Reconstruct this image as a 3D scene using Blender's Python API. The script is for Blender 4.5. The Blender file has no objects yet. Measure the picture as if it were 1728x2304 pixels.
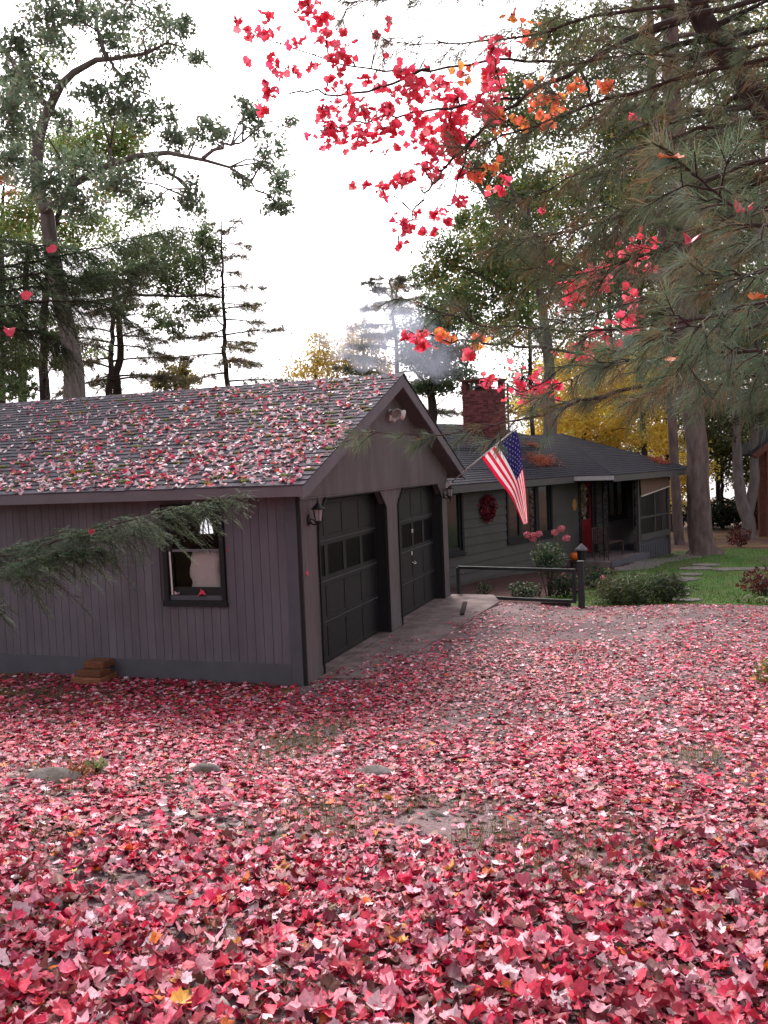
import bpy, math, random
import numpy as np
from mathutils import Vector, Matrix

random.seed(7); rng = np.random.default_rng(7)
R = math.radians
SC = bpy.context.scene
COL = SC.collection

# ------------------------------------------------------------------ camera
YAW, PITCH, ROLL = -0.3255, -0.0534, -0.0407
CAM = Vector((4.167, -9.246, 2.53))
fw = Vector((math.sin(YAW)*math.cos(PITCH), math.cos(YAW)*math.cos(PITCH), math.sin(PITCH)))
rt = Vector((math.cos(YAW), -math.sin(YAW), 0)); up = rt.cross(fw)
rt, up = rt*math.cos(ROLL)+up*math.sin(ROLL), up*math.cos(ROLL)-rt*math.sin(ROLL)
cd = bpy.data.cameras.new('camera'); cam = bpy.data.objects.new('camera', cd); COL.objects.link(cam)
m3 = Matrix((rt, up, -fw)).transposed()
cam.matrix_world = Matrix.Translation(CAM) @ m3.to_4x4()
cd.sensor_fit = 'VERTICAL'; cd.sensor_height = 24.0; cd.lens = 24.0*1962.37/2304
cd.clip_start = 0.05; cd.clip_end = 3000
SC.camera = cam

# ------------------------------------------------------------------ sky, sun, exposure
SUN_EL, SUN_AZ = R(44), R(-24)          # azimuth measured from +Y towards +X
wd = bpy.data.worlds.new('World'); SC.world = wd; wd.use_nodes = True
nt = wd.node_tree; nt.nodes.clear()
sky = nt.nodes.new('ShaderNodeTexSky'); sky.sky_type = 'NISHITA'; sky.sun_disc = False
sky.sun_elevation = SUN_EL; sky.sun_rotation = SUN_AZ
sky.air_density = 1.0; sky.dust_density = 4.0; sky.ozone_density = 1.0
hs = nt.nodes.new('ShaderNodeHueSaturation'); hs.inputs['Saturation'].default_value = 0.10
mx = nt.nodes.new('ShaderNodeMix'); mx.data_type = 'RGBA'; mx.blend_type = 'MULTIPLY'; mx.inputs[0].default_value = 1.0
mx.inputs[7].default_value = (1.0, 0.945, 0.985, 1)      # thin overcast lit by a low sun: faintly rosy white
bg = nt.nodes.new('ShaderNodeBackground'); bg.inputs['Strength'].default_value = 0.15
wo = nt.nodes.new('ShaderNodeOutputWorld')
nt.links.new(sky.outputs[0], hs.inputs['Color']); nt.links.new(hs.outputs[0], mx.inputs[6])
nt.links.new(mx.outputs[2], bg.inputs['Color']); nt.links.new(bg.outputs[0], wo.inputs['Surface'])
sl = bpy.data.lights.new('sun', 'SUN'); sl.energy = 1.5; sl.angle = R(16); sl.color = (1.0, 0.90, 0.80)
so = bpy.data.objects.new('sun', sl); COL.objects.link(so)
sd = Vector((math.sin(SUN_AZ)*math.cos(SUN_EL), math.cos(SUN_AZ)*math.cos(SUN_EL), math.sin(SUN_EL)))
so.rotation_euler = (-sd).to_track_quat('-Z', 'Y').to_euler(); so.location = (0, 40, 40)
SC.view_settings.view_transform = 'Standard'; SC.view_settings.look = 'None'
SC.view_settings.exposure = 0.98; SC.view_settings.gamma = 1.0; SC.view_settings.use_curve_mapping = False
SC.render.engine = 'CYCLES'
SC.cycles.use_denoising = True; SC.cycles.max_bounces = 8; SC.cycles.transmission_bounces = 6
SC.cycles.diffuse_bounces = 4; SC.cycles.glossy_bounces = 3; SC.cycles.transparent_max_bounces = 8
SC.cycles.use_adaptive_sampling = True; SC.cycles.adaptive_threshold = 0.02; SC.cycles.volume_bounces = 1
SC.cycles.sample_clamp_indirect = 6.0

# ------------------------------------------------------------------ helpers
def tag(o, label=None, cat=None, group=None, kind=None):
    if label: o['label'] = label
    if cat: o['category'] = cat
    if group: o['group'] = group
    if kind: o['kind'] = kind
    return o

def link(name, data, mat=None, parent=None):
    o = bpy.data.objects.new(name, data); COL.objects.link(o)
    if mat is not None and data is not None and len(data.materials) == 0: data.materials.append(mat)
    if parent is not None: setpar(o, parent)
    return o

def wmat(o):
    m = o.matrix_basis.copy()
    if o.parent is not None: m = wmat(o.parent) @ o.matrix_parent_inverse @ m
    return m

def setpar(o, parent):
    o.parent = parent; o.matrix_parent_inverse = wmat(parent).inverted()

def empty(name, loc, label, cat, group=None, kind=None):
    e = bpy.data.objects.new(name, None); COL.objects.link(e); e.location = loc; e.empty_display_size = 0.1
    return tag(e, label, cat, group, kind)

class MB:
    """collects simple shapes and links them as one mesh object"""
    def __init__(s): s.v = []; s.f = []
    def add(s, vs, fs):
        b = len(s.v); s.v += [tuple(p) for p in vs]; s.f += [tuple(b+i for i in q) for q in fs]; return s
    def box(s, x0, x1, y0, y1, z0, z1):
        v = [(x, y, z) for z in (z0, z1) for y in (y0, y1) for x in (x0, x1)]
        return s.add(v, [(0,2,3,1),(4,5,7,6),(0,1,5,4),(2,6,7,3),(0,4,6,2),(1,3,7,5)])
    def obox(s, c, ax, ay, az):
        c, ax, ay, az = map(Vector, (c, ax, ay, az))
        v = [c+ax*i+ay*j+az*k for k in (-1,1) for j in (-1,1) for i in (-1,1)]
        return s.add(v, [(0,2,3,1),(4,5,7,6),(0,1,5,4),(2,6,7,3),(0,4,6,2),(1,3,7,5)])
    def prism(s, poly, d):
        d = Vector(d); n = len(poly); a = [Vector(p) for p in poly]
        v = a + [p+d for p in a]
        return s.add(v, [tuple(range(n-1, -1, -1)), tuple(range(n, 2*n))] + [(i, (i+1) % n, n+(i+1) % n, n+i) for i in range(n)])
    def tube(s, path, radii, n=8, cap=True):
        P = [Vector(p) for p in path]
        if not hasattr(radii, '__len__'): radii = [radii]*len(P)
        vs = []; prev = None
        for i, p in enumerate(P):
            t = (P[min(i+1, len(P)-1)]-P[max(i-1, 0)])
            t = t.normalized() if t.length > 1e-9 else Vector((0,0,1))
            if prev is None:
                a = t.orthogonal().normalized()
            else:
                a = (prev-t*prev.dot(t)); a = a.normalized() if a.length > 1e-6 else t.orthogonal().normalized()
            prev = a; b = t.cross(a)
            for k in range(n):
                an = 2*math.pi*k/n
                vs.append(p+(a*math.cos(an)+b*math.sin(an))*radii[i])
        fs = [(i*n+k, i*n+(k+1) % n, (i+1)*n+(k+1) % n, (i+1)*n+k) for i in range(len(P)-1) for k in range(n)]
        if cap: fs += [tuple(range(n-1, -1, -1)), tuple((len(P)-1)*n+k for k in range(n))]
        return s.add(vs, fs)
    def lathe(s, prof, c=(0,0,0), n=12):
        c = Vector(c); vs = []
        for r, z in prof:
            for k in range(n):
                an = 2*math.pi*k/n; vs.append(c+Vector((r*math.cos(an), r*math.sin(an), z)))
        fs = [(i*n+k, i*n+(k+1) % n, (i+1)*n+(k+1) % n, (i+1)*n+k) for i in range(len(prof)-1) for k in range(n)]
        fs += [tuple(range(n-1, -1, -1)), tuple((len(prof)-1)*n+k for k in range(n))]
        return s.add(vs, fs)
    def mesh(s, name, smooth=False):
        me = bpy.data.meshes.new(name); me.from_pydata(s.v, [], s.f); me.update()
        if smooth:
            me.polygons.foreach_set('use_smooth', [True]*len(me.polygons))
        return me
    def build(s, name, mat, parent=None, smooth=False, bevel=0):
        o = link(name, s.mesh(name, smooth), mat, parent)
        if bevel:
            b = o.modifiers.new('bevel', 'BEVEL'); b.width = bevel; b.segments = 1; b.limit_method = 'ANGLE'
        return o

def trimesh(name, V, T, col=None, smooth=False):
    """mesh from numpy triangles with optional colour per vertex"""
    me = bpy.data.meshes.new(name); V = np.asarray(V, np.float32); T = np.asarray(T, np.int32)
    me.vertices.add(len(V)); me.vertices.foreach_set('co', V.ravel())
    me.loops.add(T.size); me.loops.foreach_set('vertex_index', T.ravel())
    me.polygons.add(len(T)); me.polygons.foreach_set('loop_start', np.arange(0, T.size, 3, dtype=np.int32))
    if smooth: me.polygons.foreach_set('use_smooth', np.ones(len(T), bool))
    if col is not None:
        a = me.attributes.new('Col', 'FLOAT_COLOR', 'POINT')
        c = np.ones((len(V), 4), np.float32); c[:, :3] = col; a.data.foreach_set('color', c.ravel())
    me.update(calc_edges=True); return me

def stamp(tv, tt, pos, axes, col):
    """copies of one template: tv (n,3), tt (m,3); pos (k,3); axes (k,3,3) rows = local x,y,z; col (k,3)"""
    k = len(pos); n = len(tv)
    V = np.einsum('nj,kji->kni', tv, axes)+pos[:, None, :]
    T = tt[None, :, :]+(np.arange(k)*n)[:, None, None]
    return V.reshape(-1, 3), T.reshape(-1, 3), np.repeat(col, n, axis=0)

def merge(parts):
    V = []; T = []; C = []; b = 0
    for v, t, c in parts:
        V.append(v); T.append(t+b); C.append(c); b += len(v)
    return np.concatenate(V), np.concatenate(T), np.concatenate(C)

def rand_axes(k, scale, up=None, tilt=1.0):
    """random frames: normal biased to `up` with tilt spread, random spin, per-copy scale"""
    n = rng.normal(size=(k, 3))*tilt
    n = n+(np.array(up, float) if up is not None else 0)
    n /= np.linalg.norm(n, axis=1, keepdims=True)+1e-9
    a = rng.normal(size=(k, 3)); a -= n*np.sum(a*n, 1, keepdims=True); a /= np.linalg.norm(a, axis=1, keepdims=True)+1e-9
    b = np.cross(n, a)
    A = np.stack([a, b, n], 1); return A*np.asarray(scale).reshape(-1, 1, 1)

def pick(pal, k, jit=0.12):
    """palette rows (r,g,b,weight) -> k jittered colours"""
    pal = np.array(pal, float); w = pal[:, 3]/pal[:, 3].sum()
    c = pal[rng.choice(len(pal), k, p=w), :3]
    return np.clip(c*(1+rng.normal(size=(k, 1))*jit)+rng.normal(size=(k, 3))*0.01, 0.003, 0.95)

def vnoise(x, y, seed=0):
    """smooth value noise for layout, works on arrays"""
    x = np.asarray(x, float); y = np.asarray(y, float)
    xi = np.floor(x).astype(int); yi = np.floor(y).astype(int); fx = x-xi; fy = y-yi
    fx = fx*fx*(3-2*fx); fy = fy*fy*(3-2*fy)
    def h(i, j):
        n = (i*374761393+j*668265263+seed*982451653) & 0x7fffffff
        n = ((n ^ (n >> 13))*1274126177) & 0x7fffffff
        return ((n ^ (n >> 16)) & 0xffff)/65535.0
    return (h(xi, yi)*(1-fx)+h(xi+1, yi)*fx)*(1-fy)+(h(xi, yi+1)*(1-fx)+h(xi+1, yi+1)*fx)*fy

# ------------------------------------------------------------------ materials
def pmat(name, col=(.5,.5,.5), rough=.7, var=.15, scale=6, stretch=(1,1,1), bump=0.0, bscale=60, spec=.3,
         rand=0.0, metal=0.0, attr=False, trans=0.0, col2=None, mixscale=1.5, dirt=0.0):
    m = bpy.data.materials.new(name); m.use_nodes = True; nt = m.node_tree; N = nt.nodes; L = nt.links
    p = N['Principled BSDF']; out = N['Material Output']
    p.inputs['Roughness'].default_value = rough; p.inputs['Specular IOR Level'].default_value = spec
    p.inputs['Metallic'].default_value = metal
    geo = N.new('ShaderNodeNewGeometry'); mp = N.new('ShaderNodeMapping'); mp.inputs['Scale'].default_value = stretch
    L.new(geo.outputs['Position'], mp.inputs['Vector'])
    if attr:
        at = N.new('ShaderNodeAttribute'); at.attribute_name = 'Col'; csock = at.outputs['Color']
    else:
        rgb = N.new('ShaderNodeRGB'); rgb.outputs[0].default_value = (*col, 1); csock = rgb.outputs[0]
    def noise(sc, det=5, ro=.6):
        n = N.new('ShaderNodeTexNoise'); n.inputs['Scale'].default_value = sc; n.inputs['Detail'].default_value = det
        n.inputs['Roughness'].default_value = ro; L.new(mp.outputs[0], n.inputs['Vector']); return n
    def mixc(fac, a, b, mode='MIX'):
        x = N.new('ShaderNodeMix'); x.data_type = 'RGBA'; x.blend_type = mode
        if isinstance(fac, float): x.inputs[0].default_value = fac
        else: L.new(fac, x.inputs[0])
        L.new(a, x.inputs[6])
        if isinstance(b, tuple): x.inputs[7].default_value = (*b, 1)
        else: L.new(b, x.inputs[7])
        return x.outputs[2]
    if col2 is not None:
        n = noise(mixscale, 6, .65); rp = N.new('ShaderNodeValToRGB'); rp.color_ramp.elements[0].position = .42; rp.color_ramp.elements[1].position = .6
        L.new(n.outputs['Fac'], rp.inputs['Fac']); csock = mixc(rp.outputs['Color'], csock, tuple(col2))
    if var:
        n = noise(scale); mr = N.new('ShaderNodeMapRange'); mr.inputs['From Min'].default_value = .25; mr.inputs['From Max'].default_value = .75
        mr.inputs['To Min'].default_value = 1-var; mr.inputs['To Max'].default_value = 1+var
        L.new(n.outputs['Fac'], mr.inputs['Value'])
        vm = N.new('ShaderNodeVectorMath'); vm.operation = 'SCALE'; L.new(csock, vm.inputs[0]); L.new(mr.outputs[0], vm.inputs['Scale']); csock = vm.outputs[0]
    if rand:
        oi = N.new('ShaderNodeObjectInfo'); mr = N.new('ShaderNodeMapRange'); mr.inputs['To Min'].default_value = 1-rand; mr.inputs['To Max'].default_value = 1+rand
        L.new(oi.outputs['Random'], mr.inputs['Value'])
        vm = N.new('ShaderNodeVectorMath'); vm.operation = 'SCALE'; L.new(csock, vm.inputs[0]); L.new(mr.outputs[0], vm.inputs['Scale']); csock = vm.outputs[0]
    L.new(csock, p.inputs['Base Color'])
    if bump:
        n = noise(bscale, 4); b = N.new('ShaderNodeBump'); b.inputs['Strength'].default_value = bump; b.inputs['Distance'].default_value = .01
        L.new(n.outputs['Fac'], b.inputs['Height']); L.new(b.outputs[0], p.inputs['Normal'])
    if trans:
        t = N.new('ShaderNodeBsdfTranslucent'); L.new(csock, t.inputs['Color']); ms = N.new('ShaderNodeMixShader'); ms.inputs[0].default_value = trans
        L.new(p.outputs[0], ms.inputs[1]); L.new(t.outputs[0], ms.inputs[2]); L.new(ms.outputs[0], out.inputs['Surface'])
    return m

def glassmat(name, tint=(.9,.9,.9), refl=.12, rough=.03):
    m = bpy.data.materials.new(name); m.use_nodes = True; nt = m.node_tree; N = nt.nodes; L = nt.links; N.remove(N['Principled BSDF'])
    t = N.new('ShaderNodeBsdfTransparent'); t.inputs[0].default_value = (*tint, 1); g = N.new('ShaderNodeBsdfGlossy'); g.inputs['Roughness'].default_value = rough
    fr = N.new('ShaderNodeFresnel'); fr.inputs['IOR'].default_value = 1.22; ms = N.new('ShaderNodeMixShader')
    L.new(fr.outputs[0], ms.inputs[0]); L.new(t.outputs[0], ms.inputs[1]); L.new(g.outputs[0], ms.inputs[2]); L.new(ms.outputs[0], N['Material Output'].inputs['Surface'])
    return m

def emat(name, col, s):
    m = bpy.data.materials.new(name); m.use_nodes = True; p = m.node_tree.nodes['Principled BSDF']
    p.inputs['Base Color'].default_value = (*col, 1); p.inputs['Emission Color'].default_value = (*col, 1); p.inputs['Emission Strength'].default_value = s
    return m

M = dict(
    siding=pmat('painted_siding', (.136,.126,.148), .75, .16, 5, (1,1,.30), bump=.35, bscale=160, rand=.07, col2=(.116,.105,.120), mixscale=1.6),
    gable=pmat('painted_gable_siding', (.136,.117,.120), .75, .16, 5, (1,1,.30), bump=.35, bscale=160, rand=.07, col2=(.112,.096,.096), mixscale=1.6),
    seam=pmat('groove_shadow_paint', (.075,.066,.070), .9, .1),
    trim=pmat('blue_grey_trim', (.088,.090,.105), .7, .12, 3, bump=.15, bscale=90),
    fascia=pmat('fascia_paint', (.145,.130,.146), .7, .12, 3, bump=.15, bscale=90),
    black=pmat('black_green_paint', (.011,.012,.012), .55, .2, 5, bump=.1, bscale=80, spec=.35),
    blacktrim=pmat('black_trim_paint', (.012,.012,.014), .6, .2, 5, spec=.3),
    iron=pmat('black_iron', (.012,.011,.012), .5, .2, 9, spec=.4),
    shingle=pmat('asphalt_shingle', (.066,.061,.080), .82, .30, 30, bump=.5, bscale=220, rand=.22, spec=.20),
    hshingle=pmat('house_shingle', (.032,.032,.043), .88, .35, 9, bump=.4, bscale=160, spec=.15),
    soffit=pmat('soffit_paint', (.10,.085,.085), .8, .1),
    concrete=pmat('worn_concrete', (.22,.172,.172), .9, .25, 5, bump=.4, bscale=120, col2=(.13,.098,.096), mixscale=2.2),
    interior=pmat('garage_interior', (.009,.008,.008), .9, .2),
    glass=glassmat('window_glass'),
    darkglass=pmat('dark_pane', (.008,.008,.009), .30, 0, spec=.06),
    white=pmat('white_plastic', (.72,.66,.64), .5, .08, 9),
    hsiding=pmat('house_lap_siding', (.078,.073,.070), .75, .12, 2, (1,1,1), bump=.2, bscale=130, rand=.06),
    brick=pmat('red_brick', (.175,.055,.058), .9, .35, 22, bump=.5, bscale=120, rand=.45),
    mortar=pmat('mortar', (.17,.12,.11), .95, .2, 30, bump=.4, bscale=150),
    soot=pmat('chimney_cap_stone', (.15,.075,.062), .9, .3, 14, bump=.4),
    flue=pmat('dark_flue', (.02,.016,.015), .9, .2),
    lamp_glass=pmat('frosted_lamp_glass', (.62,.60,.60), .25, .05, 9, trans=.5),
    red=pmat('door_red', (.20,.012,.020), .5, .15, 6),
    timber=pmat('weathered_orange_timber', (.20,.080,.042), .85, .55, 9, (1,9,9), bump=.5, bscale=90, rand=.25),
    stone=pmat('grey_field_stone', (.19,.165,.170), .9, .35, 12, bump=.6, bscale=60, col2=(.13,.12,.095), mixscale=7),
    pumpkin=pmat('pumpkin_skin', (.62,.13,.015), .5, .15, 8),
    stem=pmat('dry_stem', (.16,.12,.05), .8, .2),
    bark=pmat('grey_bark', (.165,.142,.138), .95, .45, 9, (1,1,.25), bump=.9, bscale=26, spec=.1),
    darkbark=pmat('dark_bark', (.050,.038,.036), .95, .45, 9, (1,1,.25), bump=.9, bscale=26, spec=.1),
    redbark=pmat('pine_bark', (.150,.110,.105), .95, .5, 7, (1,1,.3), bump=1.0, bscale=20, spec=.1),
    twig=pmat('twig_bark', (.060,.038,.034), .9, .3, 20),
    leaf=pmat('leaf_from_colour', rough=.5, var=.18, scale=35, attr=True, trans=.45, spec=.35),
    litter=pmat('fallen_leaf', rough=.50, var=.38, scale=85, attr=True, trans=.15, spec=.36),
    needle=pmat('needles', rough=.6, var=.12, scale=20, attr=True, trans=.35, spec=.10),
    bloom=pmat('petals', rough=.6, var=.12, scale=30, attr=True, trans=.3),
    moss=pmat('moss', (.15,.17,.03), .95, .4, 30, bump=.6, bscale=150),
)

# ================================================================== GROUND
_HY = np.array([-400,-60,-14,-12,-9.25,-6.8,-3.6,-1.2,-.4,5.4,6.4,7.4,11,20,30,60,120,900], float)
_HZ = np.array([12,4.2,1.36,1.2,.93,.68,.30,.04,0.0,-.02,-.08,-.20,-.46,-.75,-1.1,-2.0,-3.5,-8], float)
def height(x, y):
    x = np.asarray(x, float); y = np.asarray(y, float)
    z = sum(np.interp(y+d, _HY, _HZ) for d in (-.5,-.25,0,.25,.5))/5
    b = (vnoise(x*.45+11, y*.45+3, 5)-.5)*.11+(vnoise(x*1.0, y*1.0, 9)-.5)*.035
    flat = np.clip((np.abs(np.maximum(np.maximum(-x-9, x-1.2), np.maximum(-y-.6, y-7.2)))-0)/1.0, 0, 1)
    inside = (x > -9) & (x < 1.2) & (y > -.6) & (y < 7.2)
    return z+b*np.where(inside, 0.0, flat)

def hz(x, y): return float(height(x, y))

def grid_sheet(name, xs, ys, mat, dz=0.0, keep=None):
    X, Y = np.meshgrid(xs, ys); Z = height(X, Y)+dz
    nx, ny = len(xs), len(ys)
    V = np.stack([X, Y, Z], -1).reshape(-1, 3)
    i, j = np.meshgrid(np.arange(nx-1), np.arange(ny-1)); a = (j*nx+i).ravel()
    if keep is not None:
        k = keep((X[:-1, :-1]+X[1:, 1:])/2, (Y[:-1, :-1]+Y[1:, 1:])/2).ravel(); a = a[k]
    T = np.concatenate([np.stack([a, a+1, a+nx+1], 1), np.stack([a, a+nx+1, a+nx], 1)])
    used = np.unique(T); re = np.zeros(len(V), int); re[used] = np.arange(len(used))
    o = link(name, trimesh(name, V[used], re[T], smooth=True), mat); tag(o, kind='structure'); return o

def lattice_axis(lo, hi, step, far):
    a = list(np.arange(lo, hi+1e-6, step)); s = step
    while a[-1] < far: s *= 1.35; a.append(a[-1]+s)
    s = step
    while a[0] > -far: s *= 1.35; a.insert(0, a[0]-s)
    return np.array(a)

M['soil'] = pmat('forest_floor', (.100,.052,.040), .95, .5, 3.5, bump=.8, bscale=30, col2=(.205,.125,.055), mixscale=.5)
M['gravel'] = pmat('gravel_drive', (.23,.160,.168), .92, .45, 45, bump=.9, bscale=90, col2=(.135,.092,.098), mixscale=1.1)
M['lawn'] = pmat('lawn_soil', (.055,.130,.018), .9, .35, 5, bump=.7, bscale=50, col2=(.080,.085,.025), mixscale=.9)
M['mulch'] = pmat('bed_mulch', (.070,.032,.028), .95, .5, 14, bump=.9, bscale=60)
M['pebble'] = pmat('pebble_strip', (.20,.175,.17), .9, .5, 30, bump=.9, bscale=45)

grid_sheet('ground', lattice_axis(-14, 18, .25, 700), lattice_axis(-16, 32, .25, 900), M['soil'], -0.012)
nz = lambda X, Y, s, a: (vnoise(X*1.3, Y*1.3, s)-.5)*a
grid_sheet('driveway', np.arange(-1.0, 16.01, .12), np.arange(-16, 7.6, .12), M['gravel'], -.004,
           lambda X, Y: (Y < 7.0+.05*np.maximum(X-2, 0)+nz(X, Y, 3, .3)) & ((X > .02) | (Y < -1.4+nz(X, Y, 4, .8))) & (X > -.9-.1*Y*0))
grid_sheet('lawn', np.arange(-.6, 26, .14), np.arange(6.9, 27, .14), M['lawn'], .004,
           lambda X, Y: (Y > 7.0+.05*np.maximum(X-2, 0)+nz(X, Y, 3, .3)) & ((X > 1.7+nz(X, Y, 8, .6)) & (Y < 21.5+.25*X+nz(X, Y, 6, 1.5))) & (X-2.2 > (Y-11)*.17-.2+nz(X, Y, 12, .5)))
grid_sheet('flower_bed', np.arange(-1.2, 4.4, .12), np.arange(7.0, 20, .12), M['mulch'], .000,
           lambda X, Y: (X > -.9+(Y-11.2)*.364-.1) & (X-2.4 < (Y-11)*.17+nz(X, Y, 8, .5)) & (X < 1.9+(Y-7.4)*.25+nz(X, Y, 8, .6)))
grid_sheet('pebble_path', np.arange(1.0, 5.2, .12), np.arange(13.5, 23, .12), M['pebble'], .012,
           lambda X, Y: (np.abs((X-2.05)-(Y-15.5)*.364-.75) < .55+nz(X, Y, 15, .6)) & (Y > 15.2))

# concrete apron in front of the doors, cracked timber strip lying in it
g = MB(); g.prism([(.012,.30,-.03),(.62,.42,-.03),(.92,3.4,-.03),(1.06,6.3,-.05),(.80,7.05,-.05),(.012,6.95,-.03)], (0,0,.036))
tag(g.build('concrete_apron', M['concrete']), kind='structure')
g = MB(); g.obox((.62,5.35,.018), (.035,.012,0), (-.12,.62,0), (0,0,.012))
tag(g.build('timber_strip', M['darkbark'], bevel=.004), 'thin dark timber strip lying on the concrete apron before the far garage door', 'timber')

# ---------------------------------------------------------------- leaf shapes
_half = [(.02,-.38),(.19,-.45),(.30,-.32),(.49,-.20),(.43,-.03),(.57,.20),(.36,.20),(.25,.37),(0,.60)]
def leaf_template(a, b, c, fold, stemlen=.45, coarse=False, twist=0.0):
    h = [(.14,-.43),(.48,-.20),(.33,.0),(.52,.24),(.20,.24),(0,.60)][:] if coarse else _half
    pts = h+[(-x, y) for x, y in reversed(h[:-1])]
    V = [(0, -.02, 0)]+[(x, y, 0) for x, y in pts]
    V = [(x, y, a*x*x+b*y*y+c*x*y+fold*abs(x)+twist*y*abs(x)*2+.05*math.sin(9*x+5*y)) for x, y, _ in V]
    n = len(pts); T = [(0, i, i+1) for i in range(1, n)]+[(0, n, 1)]
    if not coarse and stemlen:
        k = len(V); V += [(-.012,-.40,b*.16), (.012,-.40,b*.16), (.05,-.42-stemlen,b*.16+.06)]; T.append((k, k+1, k+2))
    return np.array(V), np.array(T)
LEAF = [leaf_template(.6,.35,.0,-.20), leaf_template(-1.0,-.4,.3,.35), leaf_template(1.3,-.7,.5,0), leaf_template(.3,1.4,-.4,.15),
        leaf_template(-.4,-1.4,.4,-.3), leaf_template(.2,.2,1.3,.75), leaf_template(1.8,.9,-.3,-.7,.3), leaf_template(-.3,.5,-.9,-.6,.5,False,.9)]
LEAFC = [leaf_template(.6,.2,0,-.1,0,True), leaf_template(-.8,-.5,.3,.2,0,True), leaf_template(.3,.9,-.4,0,0,True), leaf_template(-.2,-.9,.5,-.3,0,True)]
LITTER = [(.80,.32,.415,24),(.76,.042,.115,24),(.52,.024,.062,21),(.20,.018,.036,16),(.84,.58,.64,11),(.80,.16,.24,17),(.78,.19,.045,2.4),(.80,.38,.09,1.0),(.20,.07,.05,10),(.52,.30,.26,4),(.46,.16,.195,15)]
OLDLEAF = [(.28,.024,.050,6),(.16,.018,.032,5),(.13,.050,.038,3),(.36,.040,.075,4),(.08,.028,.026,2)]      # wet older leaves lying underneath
ROOFL = [(.76,.40,.46,22),(.88,.72,.76,26),(.74,.05,.11,13),(.74,.18,.26,12),(.34,.04,.07,7),(.72,.15,.08,3),(.30,.14,.12,6)]

def surface_axes(P, scale, tilt):
    e = .12; x, y = P[:, 0], P[:, 1]
    nx = -(height(x+e, y)-height(x-e, y))/(2*e); ny = -(height(x, y+e)-height(x, y-e))/(2*e)
    n = np.stack([nx, ny, np.ones_like(nx)], 1)+rng.normal(size=(len(P), 3))*tilt*np.array([1.0, 1.0, 0])
    n /= np.linalg.norm(n, axis=1, keepdims=True)
    a = rng.normal(size=(len(P), 3)); a -= n*np.sum(a*n, 1, keepdims=True); a /= np.linalg.norm(a, axis=1, keepdims=True)
    b = np.cross(n, a); fl = np.where(rng.random(len(P)) < .35, -1.0, 1.0)[:, None]
    return np.stack([a, b*fl, n*fl], 1)*np.asarray(scale).reshape(-1, 1, 1)

def in_view(P, k=.62, near=2.0):
    d = P-np.array(CAM); z = d @ np.array(fw); s = d @ np.array(rt)
    return (z > near) & (np.abs(s) < k*z+.8), z

FALLEN = empty  # (individual foreground leaves are made further down)
def litter_cover():
    n = 470000
    P = np.zeros((n, 3)); P[:, 0] = rng.uniform(-9, 13, n); P[:, 1] = rng.uniform(-7.6, 7.6, n)
    ok, z = in_view(P, .50)
    inside = (P[:, 0] < .03) & (P[:, 1] > -.03)
    dens = np.interp(z, [2, 5, 8, 10, 12, 14, 17], [.80, .78, .64, .50, .29, .15, .07])       # thins out towards the swept far end
    pat = vnoise(P[:, 0]*.9, P[:, 1]*.9, 21)*.6+vnoise(P[:, 0]*2.6, P[:, 1]*2.6, 22)*.4
    dens = dens*np.clip(-.42+2.9*pat, .07, 1.30)
    wheel = np.exp(-((P[:, 0]-1.9+.12*(P[:, 1]-3))/.35)**2)+np.exp(-((P[:, 0]-3.6+.12*(P[:, 1]-3))/.35)**2)
    dens = dens*np.where(P[:, 1] > -5, 1-.35*np.clip(wheel, 0, 1), 1)
    apron = (P[:, 0] > 0) & (P[:, 0] < .85) & (P[:, 1] > .7) & (P[:, 1] < 7)
    dens = np.where(apron, dens*np.interp(P[:, 1], [.7,2,4,6.5], [1.3,1.2,.8,.4]), dens)
    dens = np.where((P[:, 0] < -1.0) & (P[:, 1] > -3.4), dens*(.55+.55*pat), dens)
    ok &= ~inside & (rng.random(n) < dens) & (P[:, 1] < 7.0)
    P = P[ok]; z = z[ok]
    P[:, 2] = height(P[:, 0], P[:, 1])+.005+rng.random(len(P))*np.interp(z, [3, 7, 12], [.026, .012, .004])
    return P, z
LP, LZ = litter_cover()
o_ = np.argsort(LZ); LP = LP[o_]; LZ = LZ[o_]
# the nearest leaves in frame become loose individuals; all others are the carpet
d_ = LP-np.array(CAM); sx = (d_ @ np.array(rt))/LZ*1962+864; sy = 1152-(d_ @ np.array(up))/LZ*1962
cand = np.nonzero((sx > 8) & (sx < 1720) & (sy > 1900) & (sy < 2290))[0]
cand = cand[np.argsort(-(LP[cand, 2]-height(LP[cand, 0], LP[cand, 1])))][:300]
ind = np.zeros(len(LP), bool); ind[cand] = True

def carpet(P, Z):
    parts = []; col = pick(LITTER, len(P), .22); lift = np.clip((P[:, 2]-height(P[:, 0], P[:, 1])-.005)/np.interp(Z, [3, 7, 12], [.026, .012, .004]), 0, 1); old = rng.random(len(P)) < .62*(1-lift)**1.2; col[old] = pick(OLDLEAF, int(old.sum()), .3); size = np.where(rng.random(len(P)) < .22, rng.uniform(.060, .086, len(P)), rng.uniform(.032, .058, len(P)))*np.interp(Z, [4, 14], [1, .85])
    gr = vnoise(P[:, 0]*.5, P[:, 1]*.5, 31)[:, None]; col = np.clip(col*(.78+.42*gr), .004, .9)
    A = surface_axes(P, size, np.interp(Z, [4, 9, 13], [.30, .24, .14])[:, None]); near = Z < 5.0; v = rng.integers(0, 8, len(P))
    for k in range(8):
        s = near & (v == k); parts.append(stamp(*LEAF[k], P[s], A[s], col[s]))
    for k in range(4):
        s = ~near & (v % 4 == k); parts.append(stamp(*LEAFC[k], P[s], A[s], col[s]))
    return merge(parts)
V_, T_, C_ = carpet(LP[~ind], LZ[~ind])
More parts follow.
